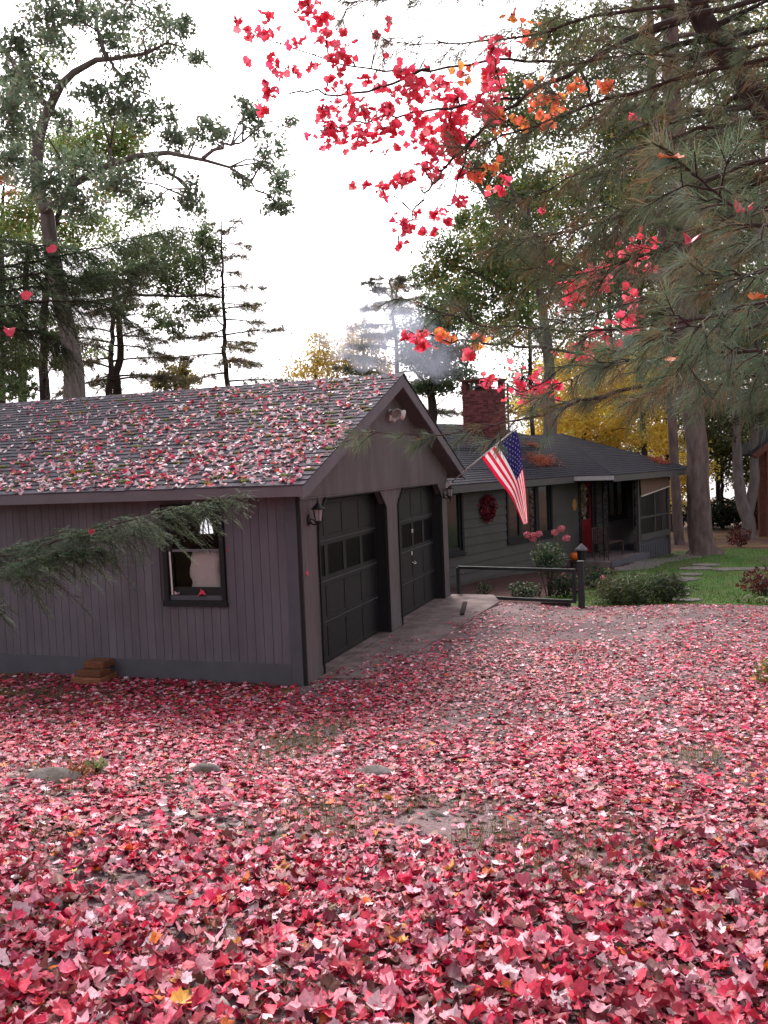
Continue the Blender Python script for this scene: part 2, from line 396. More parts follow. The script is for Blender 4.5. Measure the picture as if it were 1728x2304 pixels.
o = link('fallen_leaves', trimesh('fallen_leaves', V_, T_, C_, True), M['litter'])
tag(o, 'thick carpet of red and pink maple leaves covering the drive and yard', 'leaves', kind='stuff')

LEAF_KINDS = [('pink', (.80,.36,.43), 'dusty pink loose maple leaf,'),
              ('red', (.74,.06,.11), 'bright red loose maple leaf,'),
              ('crimson', (.36,.028,.05), 'dark crimson loose maple leaf,'),
              ('pale', (.84,.58,.64), 'pale whitish pink loose leaf,'),
              ('orange', (.80,.20,.05), 'orange loose maple leaf,')]
LK = {}
for key, c, lab in LEAF_KINDS:
    mm = pmat('leaf_'+key, c, .48, .40, 70, trans=.12, spec=.38, rand=.25)
    for k in range(8):
        tv, tt = LEAF[k]; me = trimesh('maple_leaf', tv, tt, None, True); me.materials.append(mm); LK[key, k] = me
AX = surface_axes(LP[cand], rng.uniform(.050, .084, len(cand)), .38)
for i, q in enumerate(cand):
    key, c, lab = LEAF_KINDS[rng.choice(5, p=[.29,.32,.24,.11,.04])]
    lo = link('maple_leaf', LK[key, int(rng.integers(8))])
    a = AX[i]; lo.matrix_world = Matrix(((a[0,0],a[1,0],a[2,0],LP[q,0]), (a[0,1],a[1,1],a[2,1],LP[q,1]), (a[0,2],a[1,2],a[2,2],LP[q,2]+.006), (0,0,0,1)))
    third = ('left', 'middle', 'right')[int(sx[q]//576)]; row = 'in the bottom row of the photo' if sy[q] > 2095 else 'just above the bottom row of the photo'
    tag(lo, f'{lab} {third} {row}', 'leaf', f'loose {key} leaves, {third}, {row}')

# ---------------------------------------------------------------- grass and gravel
def blades(P, hgt, wid, lean, pal):
    k = len(P); an = rng.uniform(0, 2*np.pi, k); h = rng.uniform(.6, 1.2, k)*hgt
    side = np.stack([np.cos(an), np.sin(an), 0*an], 1)*wid; ln = np.stack([-np.sin(an), np.cos(an), 0*an], 1)*(rng.normal(size=(k, 1))*lean*h[:, None])
    V = np.stack([P-side, P+side, P+ln+np.stack([0*an, 0*an, h], 1)], 1).reshape(-1, 3)
    return V, np.arange(3*k).reshape(-1, 3), np.repeat(pick(pal, k, .2), 3, 0)
GRASS = [(.055,.175,.018,5),(.085,.21,.025,4),(.12,.19,.04,2),(.17,.17,.06,1)]
n = 90000; P = np.zeros((n, 3)); P[:, 0] = rng.uniform(1.2, 16, n); P[:, 1] = rng.uniform(7.0, 24, n)
ok, z = in_view(P, .55); X, Y = P[:, 0], P[:, 1]
ok &= (Y > 7.05+.05*np.maximum(X-2, 0)) & (X > 1.75+nz(X, Y, 8, .6)) & (X-2.2 > (Y-11)*.17-.15+nz(X, Y, 12, .5)) & (Y < 21.3+.25*X) & (rng.random(n) < np.interp(z, [15, 30], [1, .35]))
P = P[ok]; P[:, 2] = height(P[:, 0], P[:, 1])
o = link('lawn_grass', trimesh('lawn_grass', *blades(P, .055, .006, .6, GRASS)), M['leaf']); tag(o, 'short green lawn grass beyond the gravel drive', 'grass', kind='stuff')
n = 70000; P = np.zeros((n, 3)); P[:, 0] = rng.uniform(-5, 8, n); P[:, 1] = rng.uniform(-7.5, -1.0, n)
ok, z = in_view(P); pat = vnoise(P[:, 0]*1.5, P[:, 1]*1.5, 41)
dp = vnoise(P[:, 0]*.9, P[:, 1]*.9, 21)*.6+vnoise(P[:, 0]*2.6, P[:, 1]*2.6, 22)*.4
ok &= (rng.random(n) < np.clip((.44-dp)*5, 0, 1)*(pat > .35)*.9)
P = P[ok]; P[:, 2] = height(P[:, 0], P[:, 1])
o = link('grass_tufts', trimesh('grass_tufts', *blades(P, .095, .0030, .8, [(.11,.15,.03,4),(.16,.16,.05,3),(.20,.15,.08,2)])), M['leaf']); tag(o, 'thin olive grass blades poking through the fallen leaves', 'grass', kind='stuff')
# gravel
oc = np.array([(1,0,0),(-1,0,0),(0,1,0),(0,-1,0),(0,0,1),(0,0,-1)], float); ot = np.array([(0,2,4),(2,1,4),(1,3,4),(3,0,4),(2,0,5),(1,2,5),(3,1,5),(0,3,5)])
n = 12000; P = np.zeros((n, 3)); P[:, 0] = rng.uniform(-1.0, 10, n); P[:, 1] = rng.uniform(-7.5, 7, n); ok, z = in_view(P)
ok &= ~((P[:, 0] < .05) & (P[:, 1] > -.5)) & ~((P[:, 0] < 1.0) & (P[:, 1] > .3)) & (rng.random(n) < np.interp(z, [3, 12], [1, .45])); P = P[ok]
P[:, 2] = height(P[:, 0], P[:, 1])+.002
A = rand_axes(len(P), rng.uniform(.006, .018, len(P))*(1+(rng.random(len(P)) < .03)*1.3)); 
o = link('gravel_stones', trimesh('gravel_stones', *stamp(oc, ot, P, A, pick([(.25,.21,.21,3),(.16,.12,.12,3),(.36,.32,.32,1)], len(P), .2))), pmat('gravel_chips', rough=.9, var=.2, attr=True)); tag(o, 'loose grey gravel chips scattered over the drive', 'gravel', kind='stuff')

# ---------------------------------------------------------------- field stones
def rock(name, c, r, label, seed):
    rg = np.random.default_rng(seed); n1, n2 = 9, 14; V = []; F = []
    for i in range(n1+1):
        th = math.pi*i/n1
        for j in range(n2):
            ph = 2*math.pi*j/n2; d = np.array([math.sin(th)*math.cos(ph), math.sin(th)*math.sin(ph), math.cos(th)])
            k = .8+.45*float(vnoise(d[0]*1.6+seed+4, d[1]*1.6+d[2]*2+9, seed)); V.append((d[0]*r[0]*k, d[1]*r[1]*k, d[2]*r[2]*k))
    for i in range(n1):
        for j in range(n2): F.append((i*n2+j, (i+1)*n2+j, (i+1)*n2+(j+1) % n2, i*n2+(j+1) % n2))
    b = MB(); b.add(V, F); o = b.build(name, M['stone'], smooth=True); o.location = c; tag(o, label, 'stone'); return o
ROCKS = [(-0.02,-4.31,0.33),(0.86,-3.77,0.33),(1.98,-3.27,0.28),(1.45,-4.45,0.4),(3.19,-6.13,0.66),(2.67,-4.07,0.38)]
for i, (p, r, lab) in enumerate(zip(ROCKS, [(.24,.13,.10),(.13,.08,.09),(.19,.11,.07),(.11,.07,.05),(.055,.05,.04),(.07,.05,.045)],
        ['long flat grey stone half buried in leaves at the left', 'small pointed stone in the leaves below the garage window', 'pale flat stone in the middle of the leafy drive',
         'low grey stone just left of the photo centre among pink leaves', 'small grey pebble stone nearest the camera on bare gravel', 'small dull stone by the drive\'s bare gravel strip'])):
    rock('field_stone', (p[0], p[1], hz(p[0], p[1])-.025), r, lab, 50+i)

# ================================================================== GARAGE
GA = empty('garage', (-3.7, 3.4, 0), 'low grey garage with leaf strewn shingle roof and two black doors', 'garage')
W_, L_ = 6.85, 7.6                       # gable width, length to the left
EY, EZ, RZ, OX = -.44, 2.36, 3.89, .25   # eave line, its top, ridge top, rake overhang
SL = (RZ-EZ)/(W_/2-EY); TH = math.atan(SL)
def roof_z(y): return EZ+SL*((y if y < W_/2 else W_-y)-EY)

# -- walls behind the boards
w = MB(); T_ = .10; wx0, wx1, wz0, wz1 = -1.77, -1.04, 1.04, 2.08
w.box(-L_, wx0, .012, T_, 0, 2.36); w.box(wx1, -.0, .012, T_, 0, 2.36); w.box(wx0, wx1, .012, T_, 0, wz0); w.box(wx0, wx1, .012, T_, wz1, 2.36)
side = w.build('side_wall', M['seam'], GA)
w = MB(); w.box(-L_, -L_+.1, T_, W_, 0, 2.36); w.box(-L_, 0, W_-.1, W_, 0, 2.36)
w.build('rear_wall', M['siding'], GA)
w = MB()
for a, b in ((.10,.5),(3.2,3.73),(6.45,W_-.1)): w.box(-.10, -.012, a, b, 0, 2.2)
w.box(-.10, -.012, .10, W_-.1, 2.2, 2.5); gw = w.build('front_wall', M['seam'], GA)
w = MB(); w.box(-L_+.1, -.012, .1, W_-.1, -.05, 0.002); w.build('floor_slab', M['concrete'], GA)
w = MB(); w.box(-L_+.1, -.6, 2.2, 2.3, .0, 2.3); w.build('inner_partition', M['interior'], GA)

# -- vertical siding boards, each its own piece with a small groove between
x = -.17
while x > -L_+.05:
    x0 = max(x-.115, -L_)
    def brd(z0, z1):
        b = MB(); b.box(x0+.003, x-.003, 0-rng.uniform(0, .0015), .012, z0, z1); b.build('siding_board', M['siding'], side)
    if x > wx0-.02 and x0 < wx1+.02:
        brd(.235, wz0-.06); brd(wz1+.02, 2.36)
    else: brd(.235, 2.36)
    x -= .115
b = MB(); b.box(-L_, -.172, -.022, .012, -.06, .236); b.build('skirt_board', M['trim'], GA, bevel=.003)
b = MB(); b.box(-.170, -.022, -.026, .012, -.06, 2.26); b.build('corner_board', M['trim'], GA, bevel=.003)
b = MB(); b.box(-.020, .0215, -.024, .018, -.06, 2.26); b.build('corner_edge', M['blacktrim'], GA, bevel=.002)
for (a, c) in ((.02,.5),(3.2,3.73),(6.45,W_-.03)):
    y = a
    while y < c-.02:
        y1 = min(y+.10, c); b = MB(); b.box(-.012, .002+rng.uniform(0, .0012), y+.0025, y1-.0025, -.02, 2.2); b.build('siding_board', M['gable'], gw); y = y1
# dog-eared corners of the door openings
for (a, s) in ((.5,1),(3.2,-1),(3.73,1),(6.45,-1)):
    b = MB(); b.prism([(-.10,a,1.93),(-.10,a+s*.30,2.2),(-.10,a,2.2)] if s > 0 else [(-.10,a,1.93),(-.10,a,2.2),(-.10,a+s*.30,2.2)], (.1035,0,0)); b.build('corner_brace', M['gable'], gw)
# upper gable panels, standing a little proud of the boards below
def gz(y): return roof_z(y)-.17
ys_ = [-.0, 1.22, 2.44, 3.425, 3.66, 4.88, 6.10, W_]
for (a, c) in ((0.0,1.22),(1.22,2.44),(2.44,3.66),(3.66,4.88),(4.88,6.10),(6.10,W_)):
    top = [(c-.001 if c < W_ else c, gz(c))]
    if a < W_/2 < c: top.append((W_/2, gz(W_/2)))
    top.append((a+.001, gz(a))); poly = [(.004, a+.001, 2.19), (.004, c-.001, 2.19)]+[(.004, yy, max(zz, 2.2)) for yy, zz in top]
    b = MB(); b.prism(poly, (.018,0,0)); b.build('gable_panel', M['gable'], gw)
b = MB(); b.box(.004, .032, 0.0, W_, 2.165, 2.188); b.build('drip_board', M['gable'], gw)

# -- roof
roof = link('roof', None, None); roof.empty_display_size = .1; setpar(roof, GA)
tk = .10
def slope_prism(x0, x1, y0, z0, y1, z1, t):
    b = MB(); b.prism([(x0,y0,z0),(x0,y1,z1),(x0,y1,z1-t),(x0,y0,z0-t)], (x1-x0,0,0)); return b
slope_prism(-L_-.2, OX, EY, EZ-.012, W_/2, RZ-.012, tk).build('roof_deck', M['soffit'], roof)
slope_prism(-L_-.2, OX, W_-EY, EZ-.012, W_/2, RZ-.012, tk).build('roof_deck', M['soffit'], roof)
b = MB(); b.box(-L_-.2, OX+.030, EY-.028, EY-.001, 2.225, EZ-.006); b.build('fascia', M['fascia'], roof, bevel=.003)
b = MB(); b.box(-L_-.2, OX+.0, W_-EY+.001, W_-EY+.026, 2.225, EZ-.006); b.build('fascia', M['fascia'], roof)
b = MB(); b.box(-L_-.2, 0.0, EY, -.026, 2.262, 2.274); b.build('soffit', M['soffit'], roof)
for s in (0, 1):
    f = (lambda y: y) if s == 0 else (lambda y: W_-y)
    b = MB(); b.prism([(OX+.002,f(EY-.027),2.20),(OX+.002,f(EY-.027),EZ-.02),(OX+.002,W_/2,RZ-.015),(OX+.002,W_/2,RZ-.19),(OX+.002,f(EY+.16),2.245)], (.027,0,0))
    b.build('barge_board', M['fascia'], roof)
    b = MB(); b.prism([(.0225,f(.0),gz(0)),(.0225,W_/2,gz(W_/2)),(.0225,W_/2,gz(W_/2)+.03),(.0225,f(0),gz(0)+.03)], (OX-.03,0,0)); b.build('rake_soffit', M['soffit'], roof)

# -- shingles: overlapping wedges laid course by course
upv = Vector((0, math.cos(TH), math.sin(TH))); nrm = Vector((0, -math.sin(TH), math.cos(TH))); E0 = Vector((0, EY-.035, EZ+.0-.035*SL))
SLEN = (Vector((0, W_/2, RZ))-E0).length; EXPO = .138
tabs = []
k = 0
while k*EXPO < SLEN-.02:
    xx = OX+.045; off = (k % 2)*.15+rng.uniform(-.02, .02); first = True
    while xx > -L_-.2:
        wdt = rng.uniform(.26, .34)*(1 if not first else (.5+.5*(k % 2))); first = False
        x0 = max(xx-wdt, -L_-.22); s0 = k*EXPO+rng.uniform(-.006, .006); s1 = min(s0+EXPO+.05, SLEN); th = rng.uniform(.009, .016)
        tabs.append((x0+.003, xx-.002, s0, s1, th)); xx = x0
    k += 1
def tabverts(t):
    x0, x1, s0, s1, th = t
    a = [E0+upv*s0+nrm*.001, E0+upv*s1+nrm*.001]; b = [E0+upv*s0+nrm*(.001+th+.004), E0+upv*s1+nrm*.004]
    return [Vector((x, p.y, p.z)) for p in a+b for x in (x0, x1)]
TABF = [(0,2,3,1),(4,5,7,6),(0,1,5,4),(2,6,7,3),(0,4,6,2),(1,3,7,5)]
def tabdist(t):
    c = E0+upv*t[2]; return (Vector(((t[0]+t[1])/2, c.y, c.z))-CAM).length
tabs.sort(key=tabdist)
vis = [t for t in tabs if (t[0]+t[1])/2 > -6.2]
rest = MB()
shown = set(id(t) for t in vis[:300])
for t in tabs:
    if id(t) in shown:
        b = MB(); b.add(tabverts(t), TABF); b.build('shingle', M['shingle'], roof)
    else: rest.add(tabverts(t), TABF)
o = rest.build('shingle_field', M['shingle'], roof); o['kind'] = 'stuff'
b = MB()
n2 = Vector((0, math.sin(TH), math.cos(TH))); u2 = Vector((0, -math.cos(TH), math.sin(TH))); E2 = Vector((0, W_-EY+.035, EZ-.035*SL))
k = 0
while k*EXPO < SLEN-.02:
    s0 = k*EXPO; s1 = min(s0+EXPO+.05, SLEN)
    pts = [E2+u2*s0+n2*.001, E2+u2*s1+n2*.001, E2+u2*s0+n2*.016, E2+u2*s1+n2*.004]
    b.add([Vector((x, p.y, p.z)) for p in pts for x in (-L_-.2, OX+.045)], TABF); k += 1
o = b.build('rear_shingle_field', M['shingle'], roof); o['kind'] = 'stuff'
x = OX+.05
while x > -L_-.1:
    b = MB(); z = RZ+.012
    b.prism([(x,W_/2-.14,z-.14*SL+.004),(x,W_/2,z+.012),(x,W_/2+.14,z-.14*SL+.004),(x,W_/2,z-.002)], (-.24,0,-.006)); b.build('ridge_cap', M['shingle'], roof); x -= .235

# -- side window
SW = link('window', None); setpar(SW, GA)
b = MB(); b.box(-1.83, wx0, -.035, .012, .98, 2.16); b.box(wx1, -.985, -.035, .012, .98, 2.16); b.box(-1.83, -.985, -.036, .012, wz1, 2.16); b.build('window_casing', M['blacktrim'], SW, bevel=.003)
b = MB(); b.prism([(-1.85,-.055,.925),(-1.85,.10,.985),(-1.85,.10,.925)], (.885,0,0)); b.box(-1.85, -.965, -.052, -.02, .915, .985); b.build('window_sill', M['blacktrim'], SW, bevel=.003)
b = MB(); b.box(wx0, wx1, .0, .10, .985, 1.042); b.build('sill_board', M['trim'], SW, bevel=.003)
b = MB(); b.box(wx0, wx0+.045, .03, .06, wz0, wz1); b.box(wx1-.04, wx1, .03, .06, wz0, wz1); b.box(wx0+.045, wx1-.04, .031, .059, wz0, wz0+.10); b.box(wx0+.045, wx1-.04, .031, .059, wz1-.04, wz1); b.build('sash', M['black'], SW)
b = MB(); b.box(wx0+.045, wx1-.04, .028, .062, 1.575, 1.605); b.build('meeting_rail', M['fascia'], SW)
b = MB(); b.box(wx0+.045, wx1-.04, .044, .047, wz0+.10, 1.575); b.build('pane', M['glass'], SW)
b = MB(); b.box(wx0+.045, wx1-.04, .052, .055, 1.605, wz1-.04); b.build('pane', M['glass'], SW)
b = MB(); b.tube([(-1.735,.0,1.05),(-1.745,.0,1.58)], .011, 8); tag(b.build('prop_stick', M['white']), 'thin white stick standing against the left jamb of the garage window', 'stick')

# -- what stands inside behind the glass
def bag():
    n1, n2 = 14, 12; V = []; F = []
    for i in range(n1+1):
        z = 1.06+i/n1*.50; pinch = 1-.10*(i/n1)**3
        for j in range(n2):
            a = 2*math.pi*j/n2; cx, cy = math.cos(a), math.sin(a)
            rx = .215*pinch*(abs(cx)**.5*(1 if cx > 0 else -1)); ry = .09*pinch*(abs(cy)**.5*(1 if cy > 0 else -1))
            k = 1+.035*math.sin(z*31+j*1.7)+.025*math.sin(z*55+j*3)
            V.append((-1.345+rx*k+.015*math.sin(z*13), .20+ry*k, z+.012*math.sin(j*2.1)))
    for i in range(n1):
        for j in range(n2): F.append((i*n2+j, i*n2+(j+1) % n2, (i+1)*n2+(j+1) % n2, (i+1)*n2+j))
    F.append(tuple(n1*n2+j for j in range(n2))); m = MB(); m.add(V, F); return m
tag(bag().build('paper_sack', pmat('cream_paper', (.70,.60,.58), .8, .12, 9, bump=.3, bscale=30), smooth=True), 'crumpled cream sack standing inside behind the lower garage window pane', 'sack')
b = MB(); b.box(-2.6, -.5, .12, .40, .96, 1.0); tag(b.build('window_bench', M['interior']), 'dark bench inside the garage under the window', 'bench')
PL = empty('pendant_lamp', (-1.65,.75,1.70), 'ribbed glass pendant lamp glowing white inside the garage window', 'lamp')
lm = emat('lit_lamp_glass', (.95,.93,1.0), .9); n = 8; c = Vector((-1.65,.75,0))
for i in range(n):
    a0, a1 = 2*math.pi*i/n, 2*math.pi*(i+1)/n
    f = lambda a, r, z: (c.x+r*math.cos(a), c.y+r*math.sin(a), z)
    b = MB(); b.add([f(a0,.10,1.74),f(a1,.10,1.74),f(a1,.08,1.85),f(a0,.08,1.85),f(a1,.025,1.95),f(a0,.025,1.95)], [(0,1,2,3),(3,2,4,5)]); b.build('glass_panel', lm, PL)
    b = MB(); b.tube([f(a0,.105,1.735),f(a0,.084,1.85),f(a0,.025,1.955)], .011, 5); b.build('rib', M['iron'], PL)
b = MB(); b.tube([(c.x,c.y,1.95),(c.x,c.y,2.4)], .008, 6); b.build('cord', M['iron'], PL)
b = MB(); b.lathe([(.112,1.72),(.112,1.742),(.098,1.742),(.098,1.72)], (c.x,c.y,0), 16); b.build('rim', M['iron'], PL)

# -- sectional doors
def sectional_door(y0, y1):
    D = link('garage_door', None); setpar(D, GA); xd = -.17
    b = MB(); b.box(xd-.045, xd-.02, y0-.05, y1+.05, .0, 2.25); b.build('door_backing', M['black'], D)
    cols = 4; cw = (y1-y0)/cols
    for r in range(4):
        z0 = .025+r*.525; z1 = z0+.517
        for c in range(cols):
            a = y0+c*cw; q = a+cw
            if r == 2:
                b = MB(); b.box(xd-.02, xd, a, a+.055, z0, z1); b.box(xd-.02, xd, q-.055, q, z0, z1); b.box(xd-.02, xd, a+.055, q-.055, z0, z0+.06); b.box(xd-.02, xd, a+.055, q-.055, z1-.06, z1); o = b.build('window_frame', M['black'], D)
                b = MB(); b.box(xd-.016, xd-.010, a+.055, q-.055, z0+.06, z1-.06); b.build('pane', M['darkglass'], D)
            else:
                b = MB(); b.box(xd-.02, xd, a, a+.05, z0, z1); b.box(xd-.02, xd, q-.05, q, z0, z1); b.box(xd-.02, xd, a+.05, q-.05, z0, z0+.055); b.box(xd-.02, xd, a+.05, q-.05, z1-.055, z1); b.box(xd-.02, xd-.009, a+.05, q-.05, z0+.055, z1-.055); b.build('door_panel', M['black'], D, bevel=.004)
    b = MB()
    for r in (1,2,3): b.box(xd-.015, xd+.004, y0, y1, .025+r*.525-.011, .025+r*.525-.001)
    b.build('section_joint', M['trim'], D)
    # jambs, head and outer stop
    b = MB(); b.box(-.20, -.0125, y0-.03, y0-.001, 0, 2.199); b.box(-.20, -.0125, y1+.001, y1+.03, 0, 2.199); b.box(-.20, -.0125, y0-.001, y1+.001, 2.165, 2.199); b.build('door_jamb', M['blacktrim'], D)
    b = MB(); e = .012
    pr = [(y0-e,0),(y0-e,1.915),(y0+.29,2.165),(y1-.29,2.165),(y1+e,1.915),(y1+e,0)]; inn = [(y0+.022,0),(y0+.022,1.90),(y0+.305,2.145),(y1-.305,2.145),(y1-.022,1.90),(y1-.022,0)]
    for i in range(5):
        b.prism([(.0045,pr[i][0],pr[i][1]),(.0045,pr[i+1][0],pr[i+1][1]),(.0045,inn[i+1][0],inn[i+1][1]),(.0045,inn[i][0],inn[i][1])], (.020,0,0))
    b.build('door_stop', M['blacktrim'], D)
    return D
sectional_door(.53, 3.17)
d2 = sectional_door(3.76, 6.42)
b = MB(); b.box(-.168, -.150, 5.02, 5.06, 1.36, 1.42); b.build('notice_tag', M['white'], d2)
b = MB(); b.tube([(-.16,4.98,.86),(-.125,5.0,.83),(-.125,5.10,.83),(-.16,5.12,.86)], .008, 6); b.box(-.168, -.16, 4.97, 5.01, .98, 1.04); b.build('door_handle', M['white'], d2)
b = MB(); b.box(-.25, .03, 3.16, 3.77, -.02, .006); b.build('post_footing', M['concrete'], GA)

# -- lanterns
def lantern(y, label):
    o = empty('wall_lantern', (.004, y, 1.9), label, 'lantern', 'coach lanterns on the garage front')
    b = MB(); b.lathe([(.001,-.005),(.050,-.004),(.055,.004),(.040,.018),(.001,.02)], (0,0,0), 12)
    b.v = [(p[2]+.008, y+p[1]*.8, 1.92+p[0]*1.25) for p in b.v]; b.build('wall_plate', M['iron'], o, True)
    cx = .135
    b = MB(); b.tube([(.02,y,1.90),(.06,y,1.86),(.11,y,1.865),(cx,y,1.90)], .010, 6); b.tube([(.03,y,1.93),(.075,y,1.915),(.10,y,1.88)], .006, 6); b.build('bracket_arm', M['iron'], o, True)
    b = MB(); b.lathe([(.004,1.78),(.010,1.80),(.006,1.82),(.016,1.86),(.038,1.888),(.042,1.905),(.030,1.91)], (cx,y,0), 10); b.build('tail_finial', M['iron'], o, True)
    b = MB()
    for i in range(6):
        a = 2*math.pi*i/6; b.tube([(cx+.040*math.cos(a),y+.040*math.sin(a),1.905),(cx+.064*math.cos(a),y+.064*math.sin(a),2.045)], .005, 5)
    b.build('cage', M['iron'], o)
    b = MB(); b.lathe([(.036,1.908),(.058,2.043)], (cx,y,0), 6); b.build('lamp_glass', M['lamp_glass'], o)
    b = MB(); b.lathe([(.085,2.040),(.078,2.055),(.045,2.090),(.020,2.115),(.012,2.130),(.018,2.142),(.006,2.160),(.003,2.185)], (cx,y,0), 12); b.build('lamp_cap', M['iron'], o, True)
lantern(.27, 'black coach lantern on the garage front left of the near door')
lantern(6.60, 'black coach lantern at the far corner of the garage front beside the flag')

# -- twin flood light under the gable
FL = empty('flood_light', (.022, 3.50, 3.28), 'white twin flood light mounted under the garage gable peak', 'light')
b = MB(); b.box(.0225, .05, 3.42, 3.60, 3.20, 3.38); b.build('mount_box', M['white'], FL, bevel=.008)
for dy, rot in ((-.12,-.9),(.10,.75)):
    b = MB(); c = Vector((.13, 3.50+dy, 3.31)); ax = Vector((.75, rot*.75, -.25)).normalized()
    b.tube([(.05,3.50+dy*.4,3.30), tuple(c-ax*.10)], .016, 8); b.build('lamp_arm', M['white'], FL)
    b = MB(); b.tube([tuple(c-ax*.10), tuple(c-ax*.07), tuple(c), tuple(c+ax*.085), tuple(c+ax*.09)], [.02,.045,.055,.085,.080], 14, cap=False); b.build('lamp_hood', M['white'], FL, True)
    b = MB(); b.tube([tuple(c+ax*.02), tuple(c+ax*.04)], [.055,.055], 14); b.build('lamp_lens', pmat('flood_lens', (.20,.17,.17), .25, .1), FL)
b = MB(); b.tube([(.05,3.50,3.24),(.10,3.50,3.19)], [.02,.028], 10); b.build('motion_sensor', M['white'], FL, True)

# -- moss and fallen leaves on the roof
n = 160; P = []; 
while len(P) < n:
    x_ = rng.uniform(-5.2, .2); s_ = rng.uniform(.05, SLEN-.2)
    if rng.random() < (.25+.75*(x_+5.2)/5.4)*(1-.5*s_/SLEN): 
        s_ = round(s_/EXPO)*EXPO+rng.uniform(-.02, .02); P.append(E0+upv*max(s_, .03)+nrm*.012+Vector((x_, 0, 0)))
mv = []; mt = []; b_ = 0
for p in P:
    a, c = rng.uniform(.03, .10), rng.uniform(.018, .04)
    for q in range(10):
        cx = p+Vector((rng.normal()*a*.5, 0, 0))+upv*rng.normal()*c*.4; r = rng.uniform(.010, .024)
        A = oc*np.array([r*1.5, r*1.3, r]); mv.append(A+np.array(cx+nrm*.003)); mt.append(ot+b_); b_ += 6
o = link('roof_moss', trimesh('roof_moss', np.concatenate(mv), np.concatenate(mt)), M['moss']); tag(o, 'small olive moss cushions growing along the garage shingle edges', 'moss', kind='stuff')
n = 6600; xs = rng.uniform(-7.5, .24, n); ss = rng.uniform(.02, SLEN-.05, n)
keep = rng.random(n) < np.clip((.30+.60*np.clip((xs+6.0)/5.5, 0, 1))*np.interp(ss/SLEN, [0,.25,.7,1], [1,1,.62,.38]), 0, 1)*np.clip(.35+1.3*vnoise(xs*1.4, ss*1.4, 61), 0, 1.2)
xs, ss = xs[keep], ss[keep]; k = len(xs)
Pn = np.array(E0)[None]+ss[:, None]*np.array(upv)+np.array(nrm)*rng.uniform(.016, .034, (k, 1)); Pn[:, 0] = xs
A = rand_axes(k, rng.uniform(.042, .076, k), up=np.array(nrm), tilt=.30); cc = pick(ROOFL, k, .15); v = rng.integers(0, 8, k)
o = link('roof_leaves', trimesh('roof_leaves', *merge([stamp(*LEAF[j], Pn[v == j], A[v == j], cc[v == j]) for j in range(8)])), M['litter'])
tag(o, 'pink and red maple leaves scattered over the garage roof', 'leaves', kind='stuff')

# -- single leaves that stand out
def lone_leaf(p, key, size, nrm_, label, k=0, spin=0.0):
    n = Vector(nrm_).normalized(); a = n.orthogonal().normalized(); a = Matrix.Rotation(spin, 3, n) @ a; b = n.cross(a)
    lo = link('maple_leaf', LK[key, k]); mm = Matrix((a*size, b*size, n*size)).transposed().to_4x4(); lo.matrix_world = Matrix.Translation(p) @ mm; return tag(lo, label, 'leaf')
lone_leaf((-1.32,-.015,1.062), 'red', .10, (.1,-.5,1), 'red maple leaf lying on the garage window sill', 2, 1.0)
lone_leaf((-1.66,-.01,1.056), 'pale', .075, (0,-.3,1), 'pale pink leaf in the left corner of the garage window sill', 3, .4)
lone_leaf((.012,.16,1.30), 'red', .06, (1,0,.1), 'small red leaf stuck to the garage front below the near lantern', 1, .6)
lone_leaf((-.95,-.012,1.60), 'crimson', .05, (0,-1,.1), 'tiny dark leaf stuck to the garage side wall right of the window', 4, .9)

# -- stacked timber blocks by the wall
for i, (x0, x1, y0, y1, z0, z1, lab) in enumerate([(-2.97,-2.54,-.44,-.24,.0,.075,'bottom front plank of the small timber stack against the garage wall'),
        (-2.92,-2.57,-.38,-.16,.078,.155,'middle block of the small timber stack against the garage wall'),
        (-2.89,-2.60,-.28,-.05,.158,.245,'top block of the small timber stack against the garage wall'),
        (-2.93,-2.56,-.235,-.04,.0,.076,'rear plank at the foot of the small timber stack')]):
    b = MB(); cx, cy = (x0+x1)/2, (y0+y1)/2
    an = [.05,-.04,.03,0][i]; b.obox((cx,cy,(z0+z1)/2), (math.cos(an)*(x1-x0)/2, math.sin(an)*(x1-x0)/2, 0), (-math.sin(an)*(y1-y0)/2, math.cos(an)*(y1-y0)/2, 0), (0,0,(z1-z0)/2))
    tag(b.build('timber_block', M['timber'], bevel=.008), lab, 'timber block', 'stacked timber blocks by the garage')

# ================================================================== HOUSE
HU = Vector((.342, .940, 0)); HN = Vector((.940, -.342, 0)); H0 = Vector((-.99, 11.22, 0))
def HP(u, v, z): return H0+HU*u+HN*v+Vector((0, 0, z))
def hbox(b, u0, u1, v0, v1, z0, z1):
    return b.add([HP(u, v, z) for z in (z0, z1) for v in (v0, v1) for u in (u0, u1)], [(0,1,3,2),(4,6,7,5),(0,4,5,1),(2,3,7,6),(0,2,6,4),(1,5,7,3)])
HO = empty('house', tuple(HP(3,-3,-.5)), 'dark grey bungalow with hip roof and brick chimney behind the garage', 'house')
hw = MB()
wins = [(-1.1,.33,.38,1.81), (2.57,4.95,.42,1.82), (8.9,10.2,.55,1.76)]
doors = [(6.81,7.86,-.44,1.80)]
hbox(hw, -6, 11.1, -.30, -.20, -.9, 2.0); hbox(hw, -6, -5.9, -8, -.2, -.9, 2.0); hbox(hw, 11.0, 11.1, -8, -.3, -.9, 2.0); hbox(hw, -6, 11.1, -8.1, -8, -.9, 2.0)
wall = hw.build('wall', M['interior'], HO)
hb = MB()      # sheathing with openings
cuts = sorted([(a, b, c, d) for a, b, c, d in wins]+doors)
u = -6.0
for a, b_, c, d in cuts:
    hbox(hb, u, a, -.20, -.012, -.9, 2.0); hbox(hb, a, b_, -.20, -.012, -.9, c); hbox(hb, a, b_, -.20, -.012, d, 2.0); u = b_
hbox(hb, u, 11.1, -.20, -.012, -.9, 2.0)
